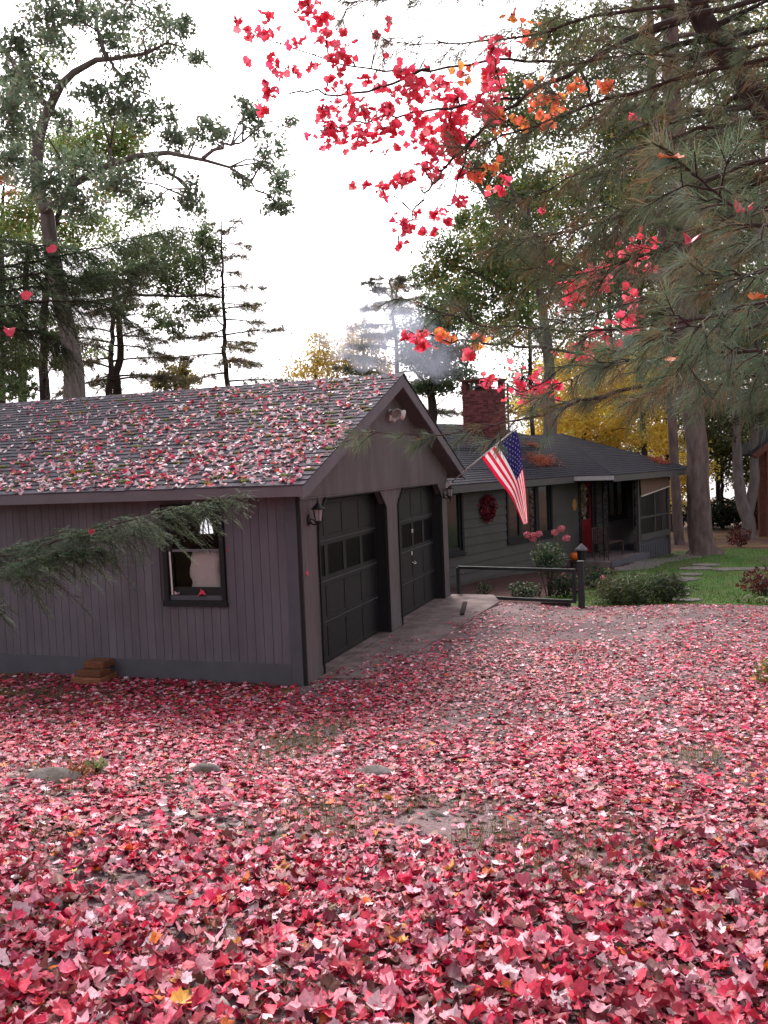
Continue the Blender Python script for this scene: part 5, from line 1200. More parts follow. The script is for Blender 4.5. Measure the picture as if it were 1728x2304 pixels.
# centre and right background
CT = {'p':[(-9.09,32.91,4.68),(-9.08,33.05,7.14),(-9.19,33.14,9.41),(-9.31,33.21,11.31),(-9.4,33.21,11.88)],'y1':{'trunk':[(-16.38,38.94,5.29),
    (-16.1,39.18,8.07),(-15.86,39.36,9.73)],'cl':[((-16.22,38.94,8.5),1.447,0.668),((-15.16,38.76,9.17),1.432,0.661),((-13.71,37.74,8.84),1.179,0.643),
    ((-17.84,40.94,8.34),1.049,0.466),((-13.95,36.77,7.92),1.265,0.422),((-13.95,40.04,9.99),0.895,0.671),((-16.76,41.63,10.64),0.819,0.585),
    ((-13.2,37.51,8.14),0.851,0.532)]},'y2':{'trunk':[(-12.73,38.04,5.06),(-12.66,38.24,8.28),(-12.83,38.28,9.89)],'cl':[((-12.76,38.53,8.52),1.081,0.757),
    ((-11.76,38.24,8.1),0.962,0.534),((-12.43,38.73,9.59),0.757,0.649),((-12.62,37.13,10.36),0.525,0.525),((-11.95,39.79,7.93),
    0.661,0.441)]},'g':{'trunk':[(-5.46,25.59,3.08),(-5.35,25.71,4.62),(-5.37,25.75,5.55),(-5.24,25.86,6.55),
    (-4.85,26.05,7.69)],'limbs':[([(-5.34,25.76,5.4),(-5.76,25.65,6.03),(-6.12,25.56,6.59)],0.08,0.03)],'cl':[((-5.67,25.59,8.01),1.001,0.616),
    ((-5.14,26.17,7.11),1.013,0.623),((-4.77,27.8,6.38),0.811,0.567),((-5.74,25.49,5.56),0.54,0.386),((-4.9,25.96,5.69),0.697,0.387),((-6.28,25.91,7.18),
    0.547,0.469),((-4.98,24.6,6.34),0.822,0.448),((-4.21,26.28,7.05),0.698,0.465),((-5.97,26.16,6.56),0.55,0.393),((-4.98,27.28,8.33),1.039,0.559),
    ((-3.43,24.68,5.35),0.443,0.443),((-4.84,25.29,8.8),0.909,0.454)]},'b':{'trunk':[(-0.23,23.09,2.5),(-0.21,23.21,4.56),(-0.24,23.3,6.28),
    (-0.43,23.35,8.35),(-0.76,23.4,11.11),(-0.97,23.44,13.18)],'limbs':[([(-0.1,22.28,6.16),(-0.92,22.1,7.86),(-2.16,21.75,9.04),
    (-3.41,21.36,9.63)],0.12,0.03),([(-0.33,22.36,8.83),(-1.49,22.08,10.88),(-2.22,21.91,12.24),(-2.71,21.78,12.93)],0.11,0.03),([(-0.6,22.38,10.84),
    (-1.45,22.21,12.87),(-1.73,22.19,14.22)],0.09,0.03)],'cl':[((-3.25,21.33,10.0),0.997,0.598),((-4.09,21.78,9.25),0.884,0.476),((-2.74,22.28,9.41),
    1.021,0.613),((-1.55,20.48,9.68),0.89,0.636),((-2.66,19.47,8.17),0.937,0.5),((-2.07,21.2,8.15),0.984,0.525),((-1.06,21.15,8.69),0.906,0.582),
    ((-2.5,23.07,11.25),0.901,0.624),((-1.61,22.9,11.9),0.956,0.615),((-1.97,22.45,12.76),0.743,0.54),((-0.9,22.51,10.58),0.94,0.672),((-2.51,22.6,14.08),
    0.612,0.476),((-1.45,20.78,14.19),0.7,0.509),((-1.02,22.11,13.11),0.794,0.595),((-0.44,21.18,13.92),0.701,0.574),((-2.8,23.5,13.46),0.491,0.421),
    ((-0.59,20.76,15.09),0.691,0.503),((-1.87,23.62,16.57),0.555,0.416),((-2.37,19.97,10.6),0.504,0.315),((-0.63,23.25,12.4),0.751,0.614),
    ((-0.16,21.75,9.35),0.783,0.587),((-1.11,21.62,7.61),0.856,0.461),((-2.35,23.05,7.52),0.835,0.418),((-2.39,19.55,7.42),0.625,0.313)]}}
pine('pale_pine', 'pale grey pine fading in the bright sky behind the gable peak', CT['p'], .17, .03, 34, .18, lambda t: 4.2*(1-t)+.7, PALP, 30, .30, 'bark', droop=.12, rise=.12)
broadleaf('yellow_larch', 'bright yellow tree above the garage ridge left of the gable', 'tree', CT['y1']['trunk'], .2, .05, [], CT['y1']['cl'], 2.6, .20, YELP, 'bark', 'yellow trees beyond the garage', sub=.55)
broadleaf('golden_birch', 'pale golden tree just left of the gable peak', 'tree', CT['y2']['trunk'], .2, .05, [], CT['y2']['cl'], 2.6, .20, YELP, 'bark', 'yellow trees beyond the garage', sub=.55)
broadleaf('shade_maple', 'green maple behind the chimney in the smoke', 'maple tree', CT['g']['trunk'], .28, .07, CT['g']['limbs'], CT['g']['cl'], 4.6, .17, [(.085,.14,.07,4),(.07,.115,.06,3),(.14,.20,.10,2)], 'darkbark', sub=.45)
broadleaf('tall_maple', 'tall green and yellow maple with grey trunk right of the chimney', 'maple tree', CT['b']['trunk'], .30, .08, CT['b']['limbs'], CT['b']['cl'], 4.6, .15, [(.13,.20,.065,4),(.10,.16,.055,4),(.24,.25,.07,2),(.42,.28,.08,.8)], 'bark', sub=.42)

RT = {'big':[(4.87,20.81,-0.91),(4.82,20.89,0.69),(4.75,20.99,2.95),(4.52,21.21,8.23),(4.39,21.41,12.6),(4.27,21.51,15.01),(4.18,21.61,17.27),
    (4.03,21.73,20.29),(3.88,21.86,23.61)],'second':[(4.17,25.46,-0.63),(4.05,25.57,2.18),(4.0,25.85,7.43),(3.78,26.07,12.68),(3.56,26.3,17.94),
    (3.57,26.55,22.31),(3.54,26.69,24.94)],'lean':[(10.26,9.05,0.05),(7.98,8.37,4.64),(6.55,7.85,7.25),(5.78,7.48,8.26),(5.05,7.11,9.33),(4.61,6.82,9.97),
    (3.9,6.48,11.22)],'forkA':[(6.89,29.52,-1.07),(6.83,29.54,-0.27),(6.6,29.53,0.89),(6.52,29.57,2.04),(6.49,29.67,3.95),(6.42,29.86,7.77),
    (6.37,30.16,13.49)],'forkB':[(6.85,29.87,-0.29),(7.17,30.05,1.04),(7.25,30.19,2.96),(7.54,30.55,7.76),(7.89,31.1,15.44)],'t1':[(2.86,32.41,-0.61),
    (2.84,32.56,2.15),(2.73,32.67,4.7),(2.7,32.99,10.64),(2.63,33.33,17.0)],'t2':[(3.95,34.88,-0.81),(3.72,35.03,3.21),(3.67,35.33,8.77),
    (3.82,35.88,17.67)],'t3':[(1.3,36.14,-0.16),(1.23,36.34,3.81),(1.17,36.62,9.18),(0.88,36.92,16.19)],'t4':[(6.26,39.91,-0.5),(6.15,40.01,1.94),
    (6.03,40.13,4.88),(6.0,40.65,14.14)],'t5':[(8.93,28.08,-1.29),(8.87,28.35,3.76),(8.77,28.72,10.97),(8.75,29.12,18.18)],'t6':[(-2.16,30.77,0.25),
    (-2.11,31.02,4.48),(-2.13,31.25,8.73),(-2.49,31.38,12.98)],'yel':{'trunk':[(-0.07,32.46,-0.99),(0.13,32.77,3.34),
    (0.3,33.01,6.6)],'cl':[((-0.5,31.84,4.11),1.496,0.748),((0.83,33.65,4.42),1.544,0.882),((2.07,34.03,3.71),1.323,0.882),((-1.76,33.27,3.89),0.893,0.67),
    ((-0.04,31.84,5.46),1.276,0.85),((1.57,32.52,5.4),1.28,0.853),((2.97,32.69,4.69),0.848,0.848),((-2.08,31.24,4.92),0.853,0.64),((3.72,34.71,2.98),
    0.885,0.885),((4.92,33.13,1.85),0.847,1.059),((-0.84,32.74,6.87),1.091,0.872),((0.99,32.34,6.7),1.065,0.852),((2.59,33.13,6.44),1.072,0.857),
    ((4.3,33.82,0.78),0.758,0.866),((-1.31,33.45,4.98),1.115,0.78),((0.61,33.28,3.33),1.097,0.658),((3.36,32.32,3.39),
    0.84,0.63)]},'und':{'trunk':[(6.26,37.73,-1.54),(6.31,37.88,0.79),(6.36,38.03,3.12)],'cl':[((5.68,36.24,4.93),1.576,1.126),((7.33,39.28,4.28),
    1.665,1.189),((8.67,39.54,4.69),1.421,1.421),((4.86,39.46,4.43),1.214,0.972),((8.03,37.59,2.35),1.143,0.915),((6.3,36.97,2.88),0.913,0.685),
    ((3.32,38.2,6.84),1.908,1.431),((5.59,38.7,7.66),1.895,1.421),((7.72,37.9,7.4),1.835,1.376),((9.29,39.73,1.82),1.187,1.187),((6.09,37.43,1.86),
    1.157,0.694),((7.28,39.41,1.19),1.077,0.623),((8.27,36.96,1.22),1.014,0.676),((6.95,37.04,2.85),1.138,0.911),((9.66,40.86,3.49),1.21,0.968),
    ((5.46,37.13,3.15),0.922,0.922)]},'fill':{'trunk':[(7.84,36.14,-1.87),(7.97,36.52,4.14),(8.16,37.09,13.03)],'cl':[((0.97,38.17,23.07),2.615,2.14),
    ((-0.65,31.29,17.84),2.074,1.659),((2.08,36.85,18.72),2.535,1.844),((5.83,34.28,15.79),2.12,1.908),((7.7,40.49,21.41),2.384,2.146),((3.59,32.53,13.94),
    2.283,1.66),((-0.26,36.81,15.85),2.585,1.88),((7.85,38.2,14.24),2.058,1.83),((1.46,37.06,12.46),2.577,1.64),((5.25,39.24,12.49),2.627,1.672),
    ((-0.38,32.41,10.43),2.146,1.288),((3.65,34.31,9.06),2.178,1.307),((7.34,37.97,10.18),2.296,1.607),((6.61,35.69,22.25),1.943,1.296),
    ((-0.76,33.09,22.09),1.723,1.292),((-2.98,31.53,11.81),1.714,1.286)]},'fill2':{'trunk':[(2.96,45.02,-2.67),(3.13,45.49,4.77),
    (2.84,46.01,15.8)],'cl':[((-1.32,45.26,19.42),2.087,1.252),((1.83,46.72,19.41),2.102,1.261),((5.03,48.98,19.62),2.146,1.287),((8.04,46.51,18.46),
    2.017,1.21),((10.87,49.87,19.06),2.106,1.264),((0.07,47.65,17.38),2.163,1.298),((3.34,48.86,17.27),2.168,1.301),((6.43,45.25,15.97),1.995,1.197),
    ((9.75,49.35,16.58),2.106,1.264),((12.38,50.01,16.41),2.098,1.259),((-4.52,43.48,14.47),2.071,1.243),((-1.68,47.4,14.96),2.181,1.309),
    ((1.75,45.74,14.23),2.077,1.246),((4.89,46.26,13.99),2.057,1.234),((8.23,50.57,14.51),2.176,1.306),((10.75,49.44,13.99),2.102,1.261),
    ((-2.83,42.62,11.97),2.023,1.214),((0.23,43.7,11.85),2.024,1.215),((3.28,45.92,11.92),2.069,1.241),((6.3,44.09,11.31),1.963,1.178),((9.62,48.76,11.77),
    2.096,1.257),((12.39,50.51,11.79),2.126,1.276),((-4.54,42.73,9.99),2.052,1.231),((-1.7,46.37,10.22),2.153,1.292),((1.54,47.97,10.15),2.172,1.303),
    ((4.8,46.69,9.7),2.083,1.25),((8.02,48.57,9.67),2.113,1.268),((10.27,45.72,9.1),1.979,1.187),((-2.72,40.86,7.52),1.964,1.178),((-0.18,47.6,7.94),
    2.185,1.311),((3.21,44.3,7.4),2.019,1.211),((6.25,44.86,7.22),2.002,1.201),((9.7,50.38,7.47),2.165,1.299),((12.3,50.31,7.27),2.13,1.278),
    ((-4.32,40.63,5.52),1.98,1.188),((-1.45,42.85,5.46),2.027,1.216),((1.65,43.39,5.3),2.009,1.205),((4.69,44.6,5.18),2.016,1.209),((7.63,43.89,4.97),
    1.952,1.171),((10.48,48.14,5.01),2.076,1.246),((-3.02,42.09,3.36),2.023,1.214),((0.0,43.68,3.24),2.045,1.227),((3.13,43.4,3.09),1.995,1.197),
    ((6.13,43.93,2.96),1.977,1.186),((9.09,44.43,2.83),1.958,1.175),((12.32,50.84,2.74),2.159,1.295)]},'hedge':[(5.96,37.72,-0.01),(7.18,38.13,-0.06),
    (8.41,37.49,0.06),(3.61,39.03,-0.14),(9.58,36.85,0.28)],'cab':[(7.1,29.78,2.34),(7.76,30.05,3.15),(7.74,29.99,2.24),(8.43,30.31,3.78)]}
pine('white_pine', 'big white pine with flared trunk standing on the lawn at right', RT['big'], .40, .20, 46, .40, lambda t: 5.2*(1.25-t), PINP, 32, .18, 'redbark', 'pines at the right', droop=.26, rise=.08, flare=1.0)
pine('rear_pine', 'slimmer reddish pine standing behind the big white pine', RT['second'], .20, .12, 24, .40, lambda t: 4.6*(1.25-t), DPIN, 26, .20, 'redbark', 'pines at the right', droop=.25)
pine('leaning_pine', 'leaning pine whose trunk crosses the upper right corner', RT['lean'], .24, .17, 30, .38, lambda t: 2.6*(1.3-t), PINP, 34, .125, 'darkbark', 'pines at the right', droop=.22, az=2.6)
fk = broadleaf('forked_tree', 'pale forked trunk tree at the right beyond the lawn', 'tree', RT['forkA'], .34, .10, [(RT['forkB'], .26, .09)], [(p, 1.4, 1.0) for p in RT['forkB'][3:]+RT['forkA'][4:]], 1.6, .17, [(.05,.07,.03,4),(.08,.09,.04,2)], 'bark', sub=.5, flare=.25)
for key, nm, lab, r in (('t1','slim_trunk_tree','slim dark tree left of the big pine behind the house roof',.17), ('t2','slim_trunk_tree','slim tree second from the big pine behind the house corner',.17), ('t3','slim_trunk_tree','slim tree rising behind the house ridge near the vent pipe',.16), ('t4','slim_trunk_tree','thin tree between the big pine and the forked trunk',.15), ('t5','slim_trunk_tree','shaded tree at the right picture edge behind the forked trunk',.28), ('t6','slim_trunk_tree','dark thin tree directly right of the chimney',.13)):
    tp = RT[key]; cl_ = [(tuple(Vector(p)+Vector(rng.normal(size=3))*1.0), 1.5, .9) for p in tp[3:] for _ in range(3)]
    broadleaf(nm, lab, 'tree', tp, r, r*.5, [], cl_, 2.2, .17, [(.10,.145,.06,4),(.15,.18,.07,3),(.42,.31,.08,1.4)], 'darkbark', 'slim trees behind the house', sub=.55)
broadleaf('golden_maple', 'glowing golden yellow maple behind the house roof at right', 'maple tree', RT['yel']['trunk'], .2, .07, [], RT['yel']['cl'], 4.5, .20, [(.95,.66,.11,4),(.92,.70,.18,3),(.75,.54,.11,2)], 'darkbark', sub=.5)
broadleaf('understory_tree', 'dim green understory tree between the trunks at right', 'tree', RT['und']['trunk'], .15, .05, [], RT['und']['cl'], 3.6, .18, [(.10,.135,.055,4),(.18,.19,.07,2),(.38,.28,.08,1)], 'darkbark', sub=.5)
broadleaf('far_wood_maple', 'hazy green and gold tree filling the view behind the house at right', 'maple tree', RT['fill2']['trunk'], .3, .1, [], RT['fill2']['cl'], 2.4, .24, [(.13,.19,.07,4),(.20,.22,.07,3),(.44,.32,.08,2)], 'darkbark', sub=.8)
broadleaf('far_wood_tree', 'tall dense tree filling the gaps behind the right hand pines', 'tree', RT['fill']['trunk'], .3, .1, [], RT['fill']['cl'], 3.5, .20, [(.10,.15,.06,4),(.15,.19,.07,3),(.34,.26,.08,1.2)], 'darkbark', sub=.6)
for i, p in enumerate(RT['hedge']):
    leafy('wild_shrub', ['low dark shrub mass in the wood right of the big pine', 'low dark shrub mass left of the forked trunk', 'dark shrub mass behind the forked trunk', 'small dark shrub mass between house corner and big pine', 'dark shrub mass at the right picture edge in the wood'][i], 'shrub', p[:2], 2.2, .75, 1500, .22, [(.020,.030,.018,4),(.035,.045,.025,2)], 12, grp='wild shrubs in the wood')

# neighbour's cabin: a brown gable corner in the trees
NC = empty('neighbour_cabin', tuple(RT['cab'][0]), 'brown timber cabin gable glimpsed in the trees at the right edge', 'cabin')
a0 = Vector(RT['cab'][0]); ex = rt.normalized(); ex.z = 0; ex.normalize(); ey = Vector((-ex.y, ex.x, 0)); cwood = pmat('red_brown_logs', (.15,.055,.038), .8, .3, 6)
gnd = hz(a0.x, a0.y)
def cb(x0, x1, y0, y1, z0, z1, nm, mat=cwood):
    b = MB(); b.add([a0+ex*x+ey*y+Vector((0,0,z-a0.z)) for z in (z0, z1) for y in (y0, y1) for x in (x0, x1)], [(0,2,3,1),(4,5,7,6),(0,1,5,4),(2,6,7,3),(0,4,6,2),(1,3,7,5)]); return b.build(nm, mat, NC)
k = 0; z = gnd-.2
while z < a0.z+.05: cb(.55, 6.45, .6, .8, z, z+.23, 'log'); z += .235
for s in (0, 1):
    b = MB(); f = (lambda x: x) if s == 0 else (lambda x: 7-x)
    b.prism([a0+ex*f(0)+Vector((0,0,0)), a0+ex*3.5+Vector((0,0,2.6)), a0+ex*3.5+Vector((0,0,2.35)), a0+ex*f(.25)+Vector((0,0,-.12))], ey*.12); b.build('barge_board', cwood, NC)
    b = MB(); b.prism([a0+ex*f(-.1)+Vector((0,0,.04)), a0+ex*3.5+Vector((0,0,2.72)), a0+ex*3.5+Vector((0,0,2.62)), a0+ex*f(-.05)+Vector((0,0,-.04))], ey*2.0); b.build('roof_slope', M['hshingle'], NC)
b = MB(); b.prism([a0+ex*.6+ey*.62, a0+ex*6.4+ey*.62, a0+ex*3.5+ey*.62+Vector((0,0,2.2))], ey*.1); b.build('gable_wall', cwood, NC)
for x_ in (.7, 6.2): cb(x_, x_+.18, .2, .38, gnd-.1, a0.z+.1, 'porch_post')

# lake beyond the wood
b = MB(); b.add([(-600,95,-2.95),(700,95,-2.95),(900,900,-2.95),(-900,900,-2.95)], [(0,1,2,3)])
tag(b.build('lake', pmat('lake_water', (.05,.06,.065), .08, .05, .3, bump=.05, bscale=.8, spec=.5)), kind='structure')

# ================================================================== NEAR BRANCHES
def nbough(T, path, r0, twigs, tl, nl, pal, needle_n=100, droop=.35, start=.18, wid=.0011, bare=None):
    """one white pine bough: wood, side twigs and long soft needles"""
    p = [Vector(q) for q in path]; n = 24; pts = jitter(curve_pts(p, n), .008); m = MB(); m.tube(pts, [r0*(1-.88*i/n) for i in range(n+1)], 6)
    bo = m.build('bough', M['twig'], T, True); tw = MB(); V = []; C = []
    segs = []
    for i in range(twigs):
        s = start+(1-start)*(i+rng.random())/twigs; 
        if bare and bare[0] < s < bare[1] and rng.random() < .85: continue
        k = min(int(s*n), n-1); q = pts[k].lerp(pts[k+1], s*n-k); d = (pts[k+1]-pts[k]).normalized(); sd_ = d.cross(Vector((0, 0, 1))).normalized()*(1 if i % 2 else -1)
        L = tl*rng.uniform(.5, 1.15)*(1.15-.55*s); dd = (d*rng.uniform(.5, 1.0)+sd_*rng.uniform(.3, 1.0)+Vector((0, 0, rng.normal()*.30))).normalized()
        mid = q+dd*L*.5; e = q+dd*L+Vector((0, 0, -droop*L*rng.uniform(.3, 1))); tw.tube([q, mid, e], [.0045,.0032,.002], 5); segs.append((q, mid, e, L))
        if L > .16:
            for g in range(2):
                q2 = mid.lerp(e, rng.random()*.6); d2 = (dd+Vector(rng.normal(size=3))*.55).normalized(); L2 = L*rng.uniform(.4, .7); e2 = q2+d2*L2+Vector((0, 0, -droop*L2*.6)); tw.tube([q2, q2.lerp(e2, .5), e2], [.003,.0025,.0018], 4); segs.append((q2, q2.lerp(e2, .5), e2, L2))
    segs.append((pts[-4], pts[-2], pts[-1], .2))
    for q, mid, e, L in segs:
        tint = pick(pal, 1, .12)[0]; dead = rng.random() < .13
        k = int(needle_n*rng.uniform(.6, 1.2)*max(.5, L/tl)); s = rng.uniform(.15, 1.0, k)**.6
        P = np.array([tuple(q.lerp(mid, v*2) if v < .5 else mid.lerp(e, v*2-1)) for v in s])
        ax = np.array(tuple((e-q).normalized())); N_ = rng.normal(size=(k, 3)); N_ -= np.outer(N_ @ ax, ax); N_ /= np.linalg.norm(N_, axis=1, keepdims=True)+1e-9
        D = ax*rng.uniform(.5, 1.2, (k, 1))+N_*rng.uniform(.4, 1.0, (k, 1))+np.array([0, 0, -.22]); D /= np.linalg.norm(D, axis=1, keepdims=True); Ln = nl*rng.uniform(.7, 1.15, (k, 1))
        S = np.cross(D, np.array(fw)); S /= np.linalg.norm(S, axis=1, keepdims=True)+1e-9; S = S*.7+rng.normal(size=S.shape)*.3
        midp = P+D*Ln*.55+np.array([0, 0, .0]); tip = P+D*Ln+np.array([0, 0, -1])*Ln*rng.uniform(.02, .22, (k, 1))
        V.append(np.stack([P-S*wid, P+S*wid, midp+S*wid*.8, midp-S*wid*.8, tip], 1).reshape(-1, 3)); c = np.clip(tint*(1+rng.normal(size=(k, 1))*.18), .005, .8)
        dm = rng.random(k) < (.65 if dead else .07); c[dm] = pick([(.30,.18,.09,3),(.22,.11,.06,2),(.36,.25,.14,1)], int(dm.sum()), .15); C.append(np.repeat(c, 5, 0))
    V = np.concatenate(V); C = np.concatenate(C); kk = len(V)//5; b_ = (np.arange(kk)*5)[:, None]
    Tt = np.concatenate([b_+np.array([0,1,2]), b_+np.array([0,2,3]), b_+np.array([3,2,4])])
    o = tw.build('twigs', M['twig'], bo, True); o['kind'] = 'stuff'
    o = link('needles', trimesh('needles', V, Tt, C), M['needle'], bo); o['kind'] = 'stuff'

NEARP = [(.15,.21,.135,4),(.12,.175,.105,4),(.19,.235,.18,2),(.20,.175,.11,1)]
FARP = [(.155,.195,.12,4),(.13,.17,.10,3),(.20,.17,.12,1.5)]
NB = {'trunk':[(5.48,-4.33,1.29),(5.5,-4.26,2.43),(5.53,-4.18,3.56),(5.55,-4.11,4.7),(5.58,-4.02,6.07)],'near':[[(5.52,-4.21,3.11),(4.69,-4.5,2.98),
    (4.08,-4.66,2.87),(3.68,-4.74,2.81),(3.5,-4.7,2.75),(3.31,-4.66,2.72),(3.02,-4.55,2.69),(2.4,-4.55,2.7)],[(5.52,-4.19,3.43),(4.82,-4.33,3.34),
    (4.28,-4.09,3.26),(3.78,-4.05,3.26),(3.38,-4.08,3.29),(2.98,-4.1,3.38),(2.56,-4.13,3.55)],[(5.52,-4.21,3.11),(4.73,-5.64,3.22),(4.44,-6.04,3.29),
    (4.28,-6.25,3.37),(4.17,-6.34,3.44)],[(5.52,-4.2,3.29),(4.64,-5.67,3.09),(4.33,-6.0,3.0),(4.13,-6.12,2.92)],[(5.51,-4.22,2.97),(4.65,-5.57,2.88),
    (4.31,-5.85,2.89),(4.08,-5.87,2.89),(3.91,-5.93,2.86)],[(5.51,-4.24,2.7),(4.77,-5.33,2.76),(4.5,-5.53,2.82),(4.31,-5.59,2.79)],[(5.53,-4.17,3.79),
    (4.85,-4.2,3.69),(4.39,-4.25,3.54),(4.04,-4.27,3.38),(3.55,-4.34,3.27)],[(5.51,-4.22,2.93),(4.67,-4.71,3.12),(4.22,-4.82,3.01),(3.79,-4.91,2.95),
    (3.56,-4.89,2.85)],[(5.53,-4.19,3.52),(4.67,-5.12,3.33),(4.44,-5.26,3.25),(4.22,-5.27,3.35)],[(5.51,-4.23,2.88),(4.74,-5.02,2.77),(4.51,-5.21,2.81),
    (4.23,-5.19,2.83),(4.01,-5.16,2.78)]],'far':[[(5.54,-4.15,4.02),(4.8,-3.65,4.22),(4.17,-3.66,4.07),(3.77,-3.7,3.95),
    (3.28,-3.66,3.91)],[(5.56,-4.1,4.93),(5.02,-1.9,5.94),(3.69,-2.03,5.97),(3.14,-2.0,5.93),(2.39,-2.04,5.98),(1.92,-2.09,6.06)],[(5.55,-4.13,4.48),
    (4.95,-2.49,5.23),(4.03,-2.49,5.17),(3.19,-2.46,5.05),(2.64,-2.44,4.94)],[(5.57,-4.07,5.39),(4.39,-1.56,6.38),(3.3,-1.71,6.38),(2.16,-1.88,6.49),
    (1.53,-1.99,6.51)],[(5.54,-4.14,4.25),(5.01,-3.03,4.65),(4.33,-2.94,4.67),(3.72,-2.94,4.55),(3.08,-2.96,4.32)],[(5.55,-4.11,4.7),(5.25,-2.38,5.41),
    (4.5,-2.42,5.37),(3.87,-2.31,5.5),(3.34,-2.17,5.56)],[(5.53,-4.18,3.68),(5.08,-3.36,4.03),(4.57,-3.43,3.97),(3.97,-3.43,3.76),(3.38,-3.42,3.71)]]}
b0 = NB['trunk'][0]; NP = empty('near_pine', (b0[0], b0[1], hz(b0[0], b0[1])), 'near white pine whose long needled boughs hang in from the right', 'pine tree')
m, _ = limb_mesh([(b0[0], b0[1], hz(b0[0], b0[1])-.3)]+NB['trunk'], .20, .10, 14, 12, .01, .6); m.build('trunk', M['redbark'], NP, True)
for i, p in enumerate(NB['near']): nbough(NP, p, .013 if i < 2 else .010, 34 if i in (0, 1) else 24, .25 if i < 2 else .21, .105, NEARP, 78 if i > 1 else 85, bare=(.46, .74) if i == 0 else None)
for p in NB['far']: nbough(NP, p, .022, 36, .40, .12, FARP, 70, .40, .2, .0016)

# ---------------------------------------------------------------- hemlock at left
def spray(T, path, r0, slen, step, pal, droop, npitch=.0017, nlen=.0135, wd_=.0013):
    p = [Vector(q) for q in path]; n = 30; pts = jitter(curve_pts(p, n), .006); m = MB(); m.tube(pts, [r0*(1-.9*i/n) for i in range(n+1)], 6); bo = m.build('bough', M['twig'], T, True)
    tot = sum((pts[i+1]-pts[i]).length for i in range(n)); cnt = int(tot/step); tw = MB(); segs = []
    for i in range(cnt):
        s = .12+.88*i/cnt; k = min(int(s*n), n-1); q = pts[k].lerp(pts[k+1], s*n-k); d = (pts[k+1]-pts[k]).normalized(); side = d.cross(Vector((0, 0, 1))).normalized()
        for sg in (1, -1):
            L = slen*rng.uniform(.25, 1.1)*(math.sin(min(1, (1-s)*1.5+.16)*math.pi/2)); dd = (d*rng.uniform(.3, 1.0)+side*sg*rng.uniform(.4, 1.1)+Vector((0, 0, rng.uniform(-.55, .40)))).normalized()
            pp = [q+dd*L*f_+Vector((0, 0, -droop*L*f_*f_)) for f_ in (0, .33, .66, 1)]; tw.tube(pp, [.0026,.002,.0015,.001], 4); tb = rng.uniform(.55, 1.35); segs += [(pp[j], pp[j+1], tb*(.8+.2*j)) for j in range(3)]
            ns = int(L/.020)
            for j in range(ns):
                f_ = .2+.75*j/max(1, ns); a = q+dd*L*f_+Vector((0, 0, -droop*L*f_*f_)); s2 = dd.cross(Vector((0, 0, 1))).normalized()*(1 if j % 2 else -1)
                L2 = slen*.30*(1.15-f_)*rng.uniform(.5, 1.2)+.018; d2 = (dd*.7+s2*rng.uniform(.5, 1.2)+Vector((0, 0, -.15+rng.normal()*.25))).normalized(); segs.append((a, a+d2*L2+Vector((0, 0, -.25*L2)), tb*(.75+.55*f_)))
    segs += [(pts[i], pts[i+1], 1.0) for i in range(int(n*.7), n)]
    A = np.array([tuple(q[0]) for q in segs]); B = np.array([tuple(q[1]) for q in segs]); TB = np.array([q[2] for q in segs]); L = np.linalg.norm(B-A, axis=1); cn_ = np.maximum(2, (L/npitch).astype(int)); idx = np.repeat(np.arange(len(A)), cn_)
    f_ = rng.random(len(idx)); P = A[idx]+(B-A)[idx]*f_[:, None]; ax = ((B-A)/np.maximum(L, 1e-6)[:, None])[idx]; sd_ = np.cross(ax, np.array([0, 0, 1.0])); sd_ /= np.linalg.norm(sd_, axis=1, keepdims=True)+1e-9
    sg = np.where(rng.random(len(idx)) < .5, 1, -1)[:, None]; D = sd_*sg*.9+ax*.45+np.array([0, 0, .12])+rng.normal(size=P.shape)*.16; D /= np.linalg.norm(D, axis=1, keepdims=True); Wd = np.cross(D, np.array([0, 0, 1.0])); Wd /= np.linalg.norm(Wd, axis=1, keepdims=True)+1e-9
    Ln = nlen*rng.uniform(.7, 1.2, (len(P), 1)); V = np.stack([P-Wd*wd_, P+Wd*wd_, P+D*Ln], 1).reshape(-1, 3)
    tone = (.75+.5*vnoise(P[:, 0]*6, P[:, 2]*6+P[:, 1]*3, 91)*1.0)[:, None]*TB[idx][:, None]; C = np.clip(pick(pal, len(P), .15)*tone, .003, .6)
    o = tw.build('twigs', M['twig'], bo, True); o['kind'] = 'stuff'; o = link('needles', trimesh('needles', V, np.arange(len(V)).reshape(-1, 3), np.repeat(C, 3, 0)), M['needle'], bo); o['kind'] = 'stuff'
HEML = [(.10,.175,.085,5),(.14,.22,.11,3),(.07,.12,.06,3),(.24,.31,.21,1.4)]; HEMD = [(.12,.18,.105,5),(.15,.21,.125,3),(.21,.25,.16,1)]
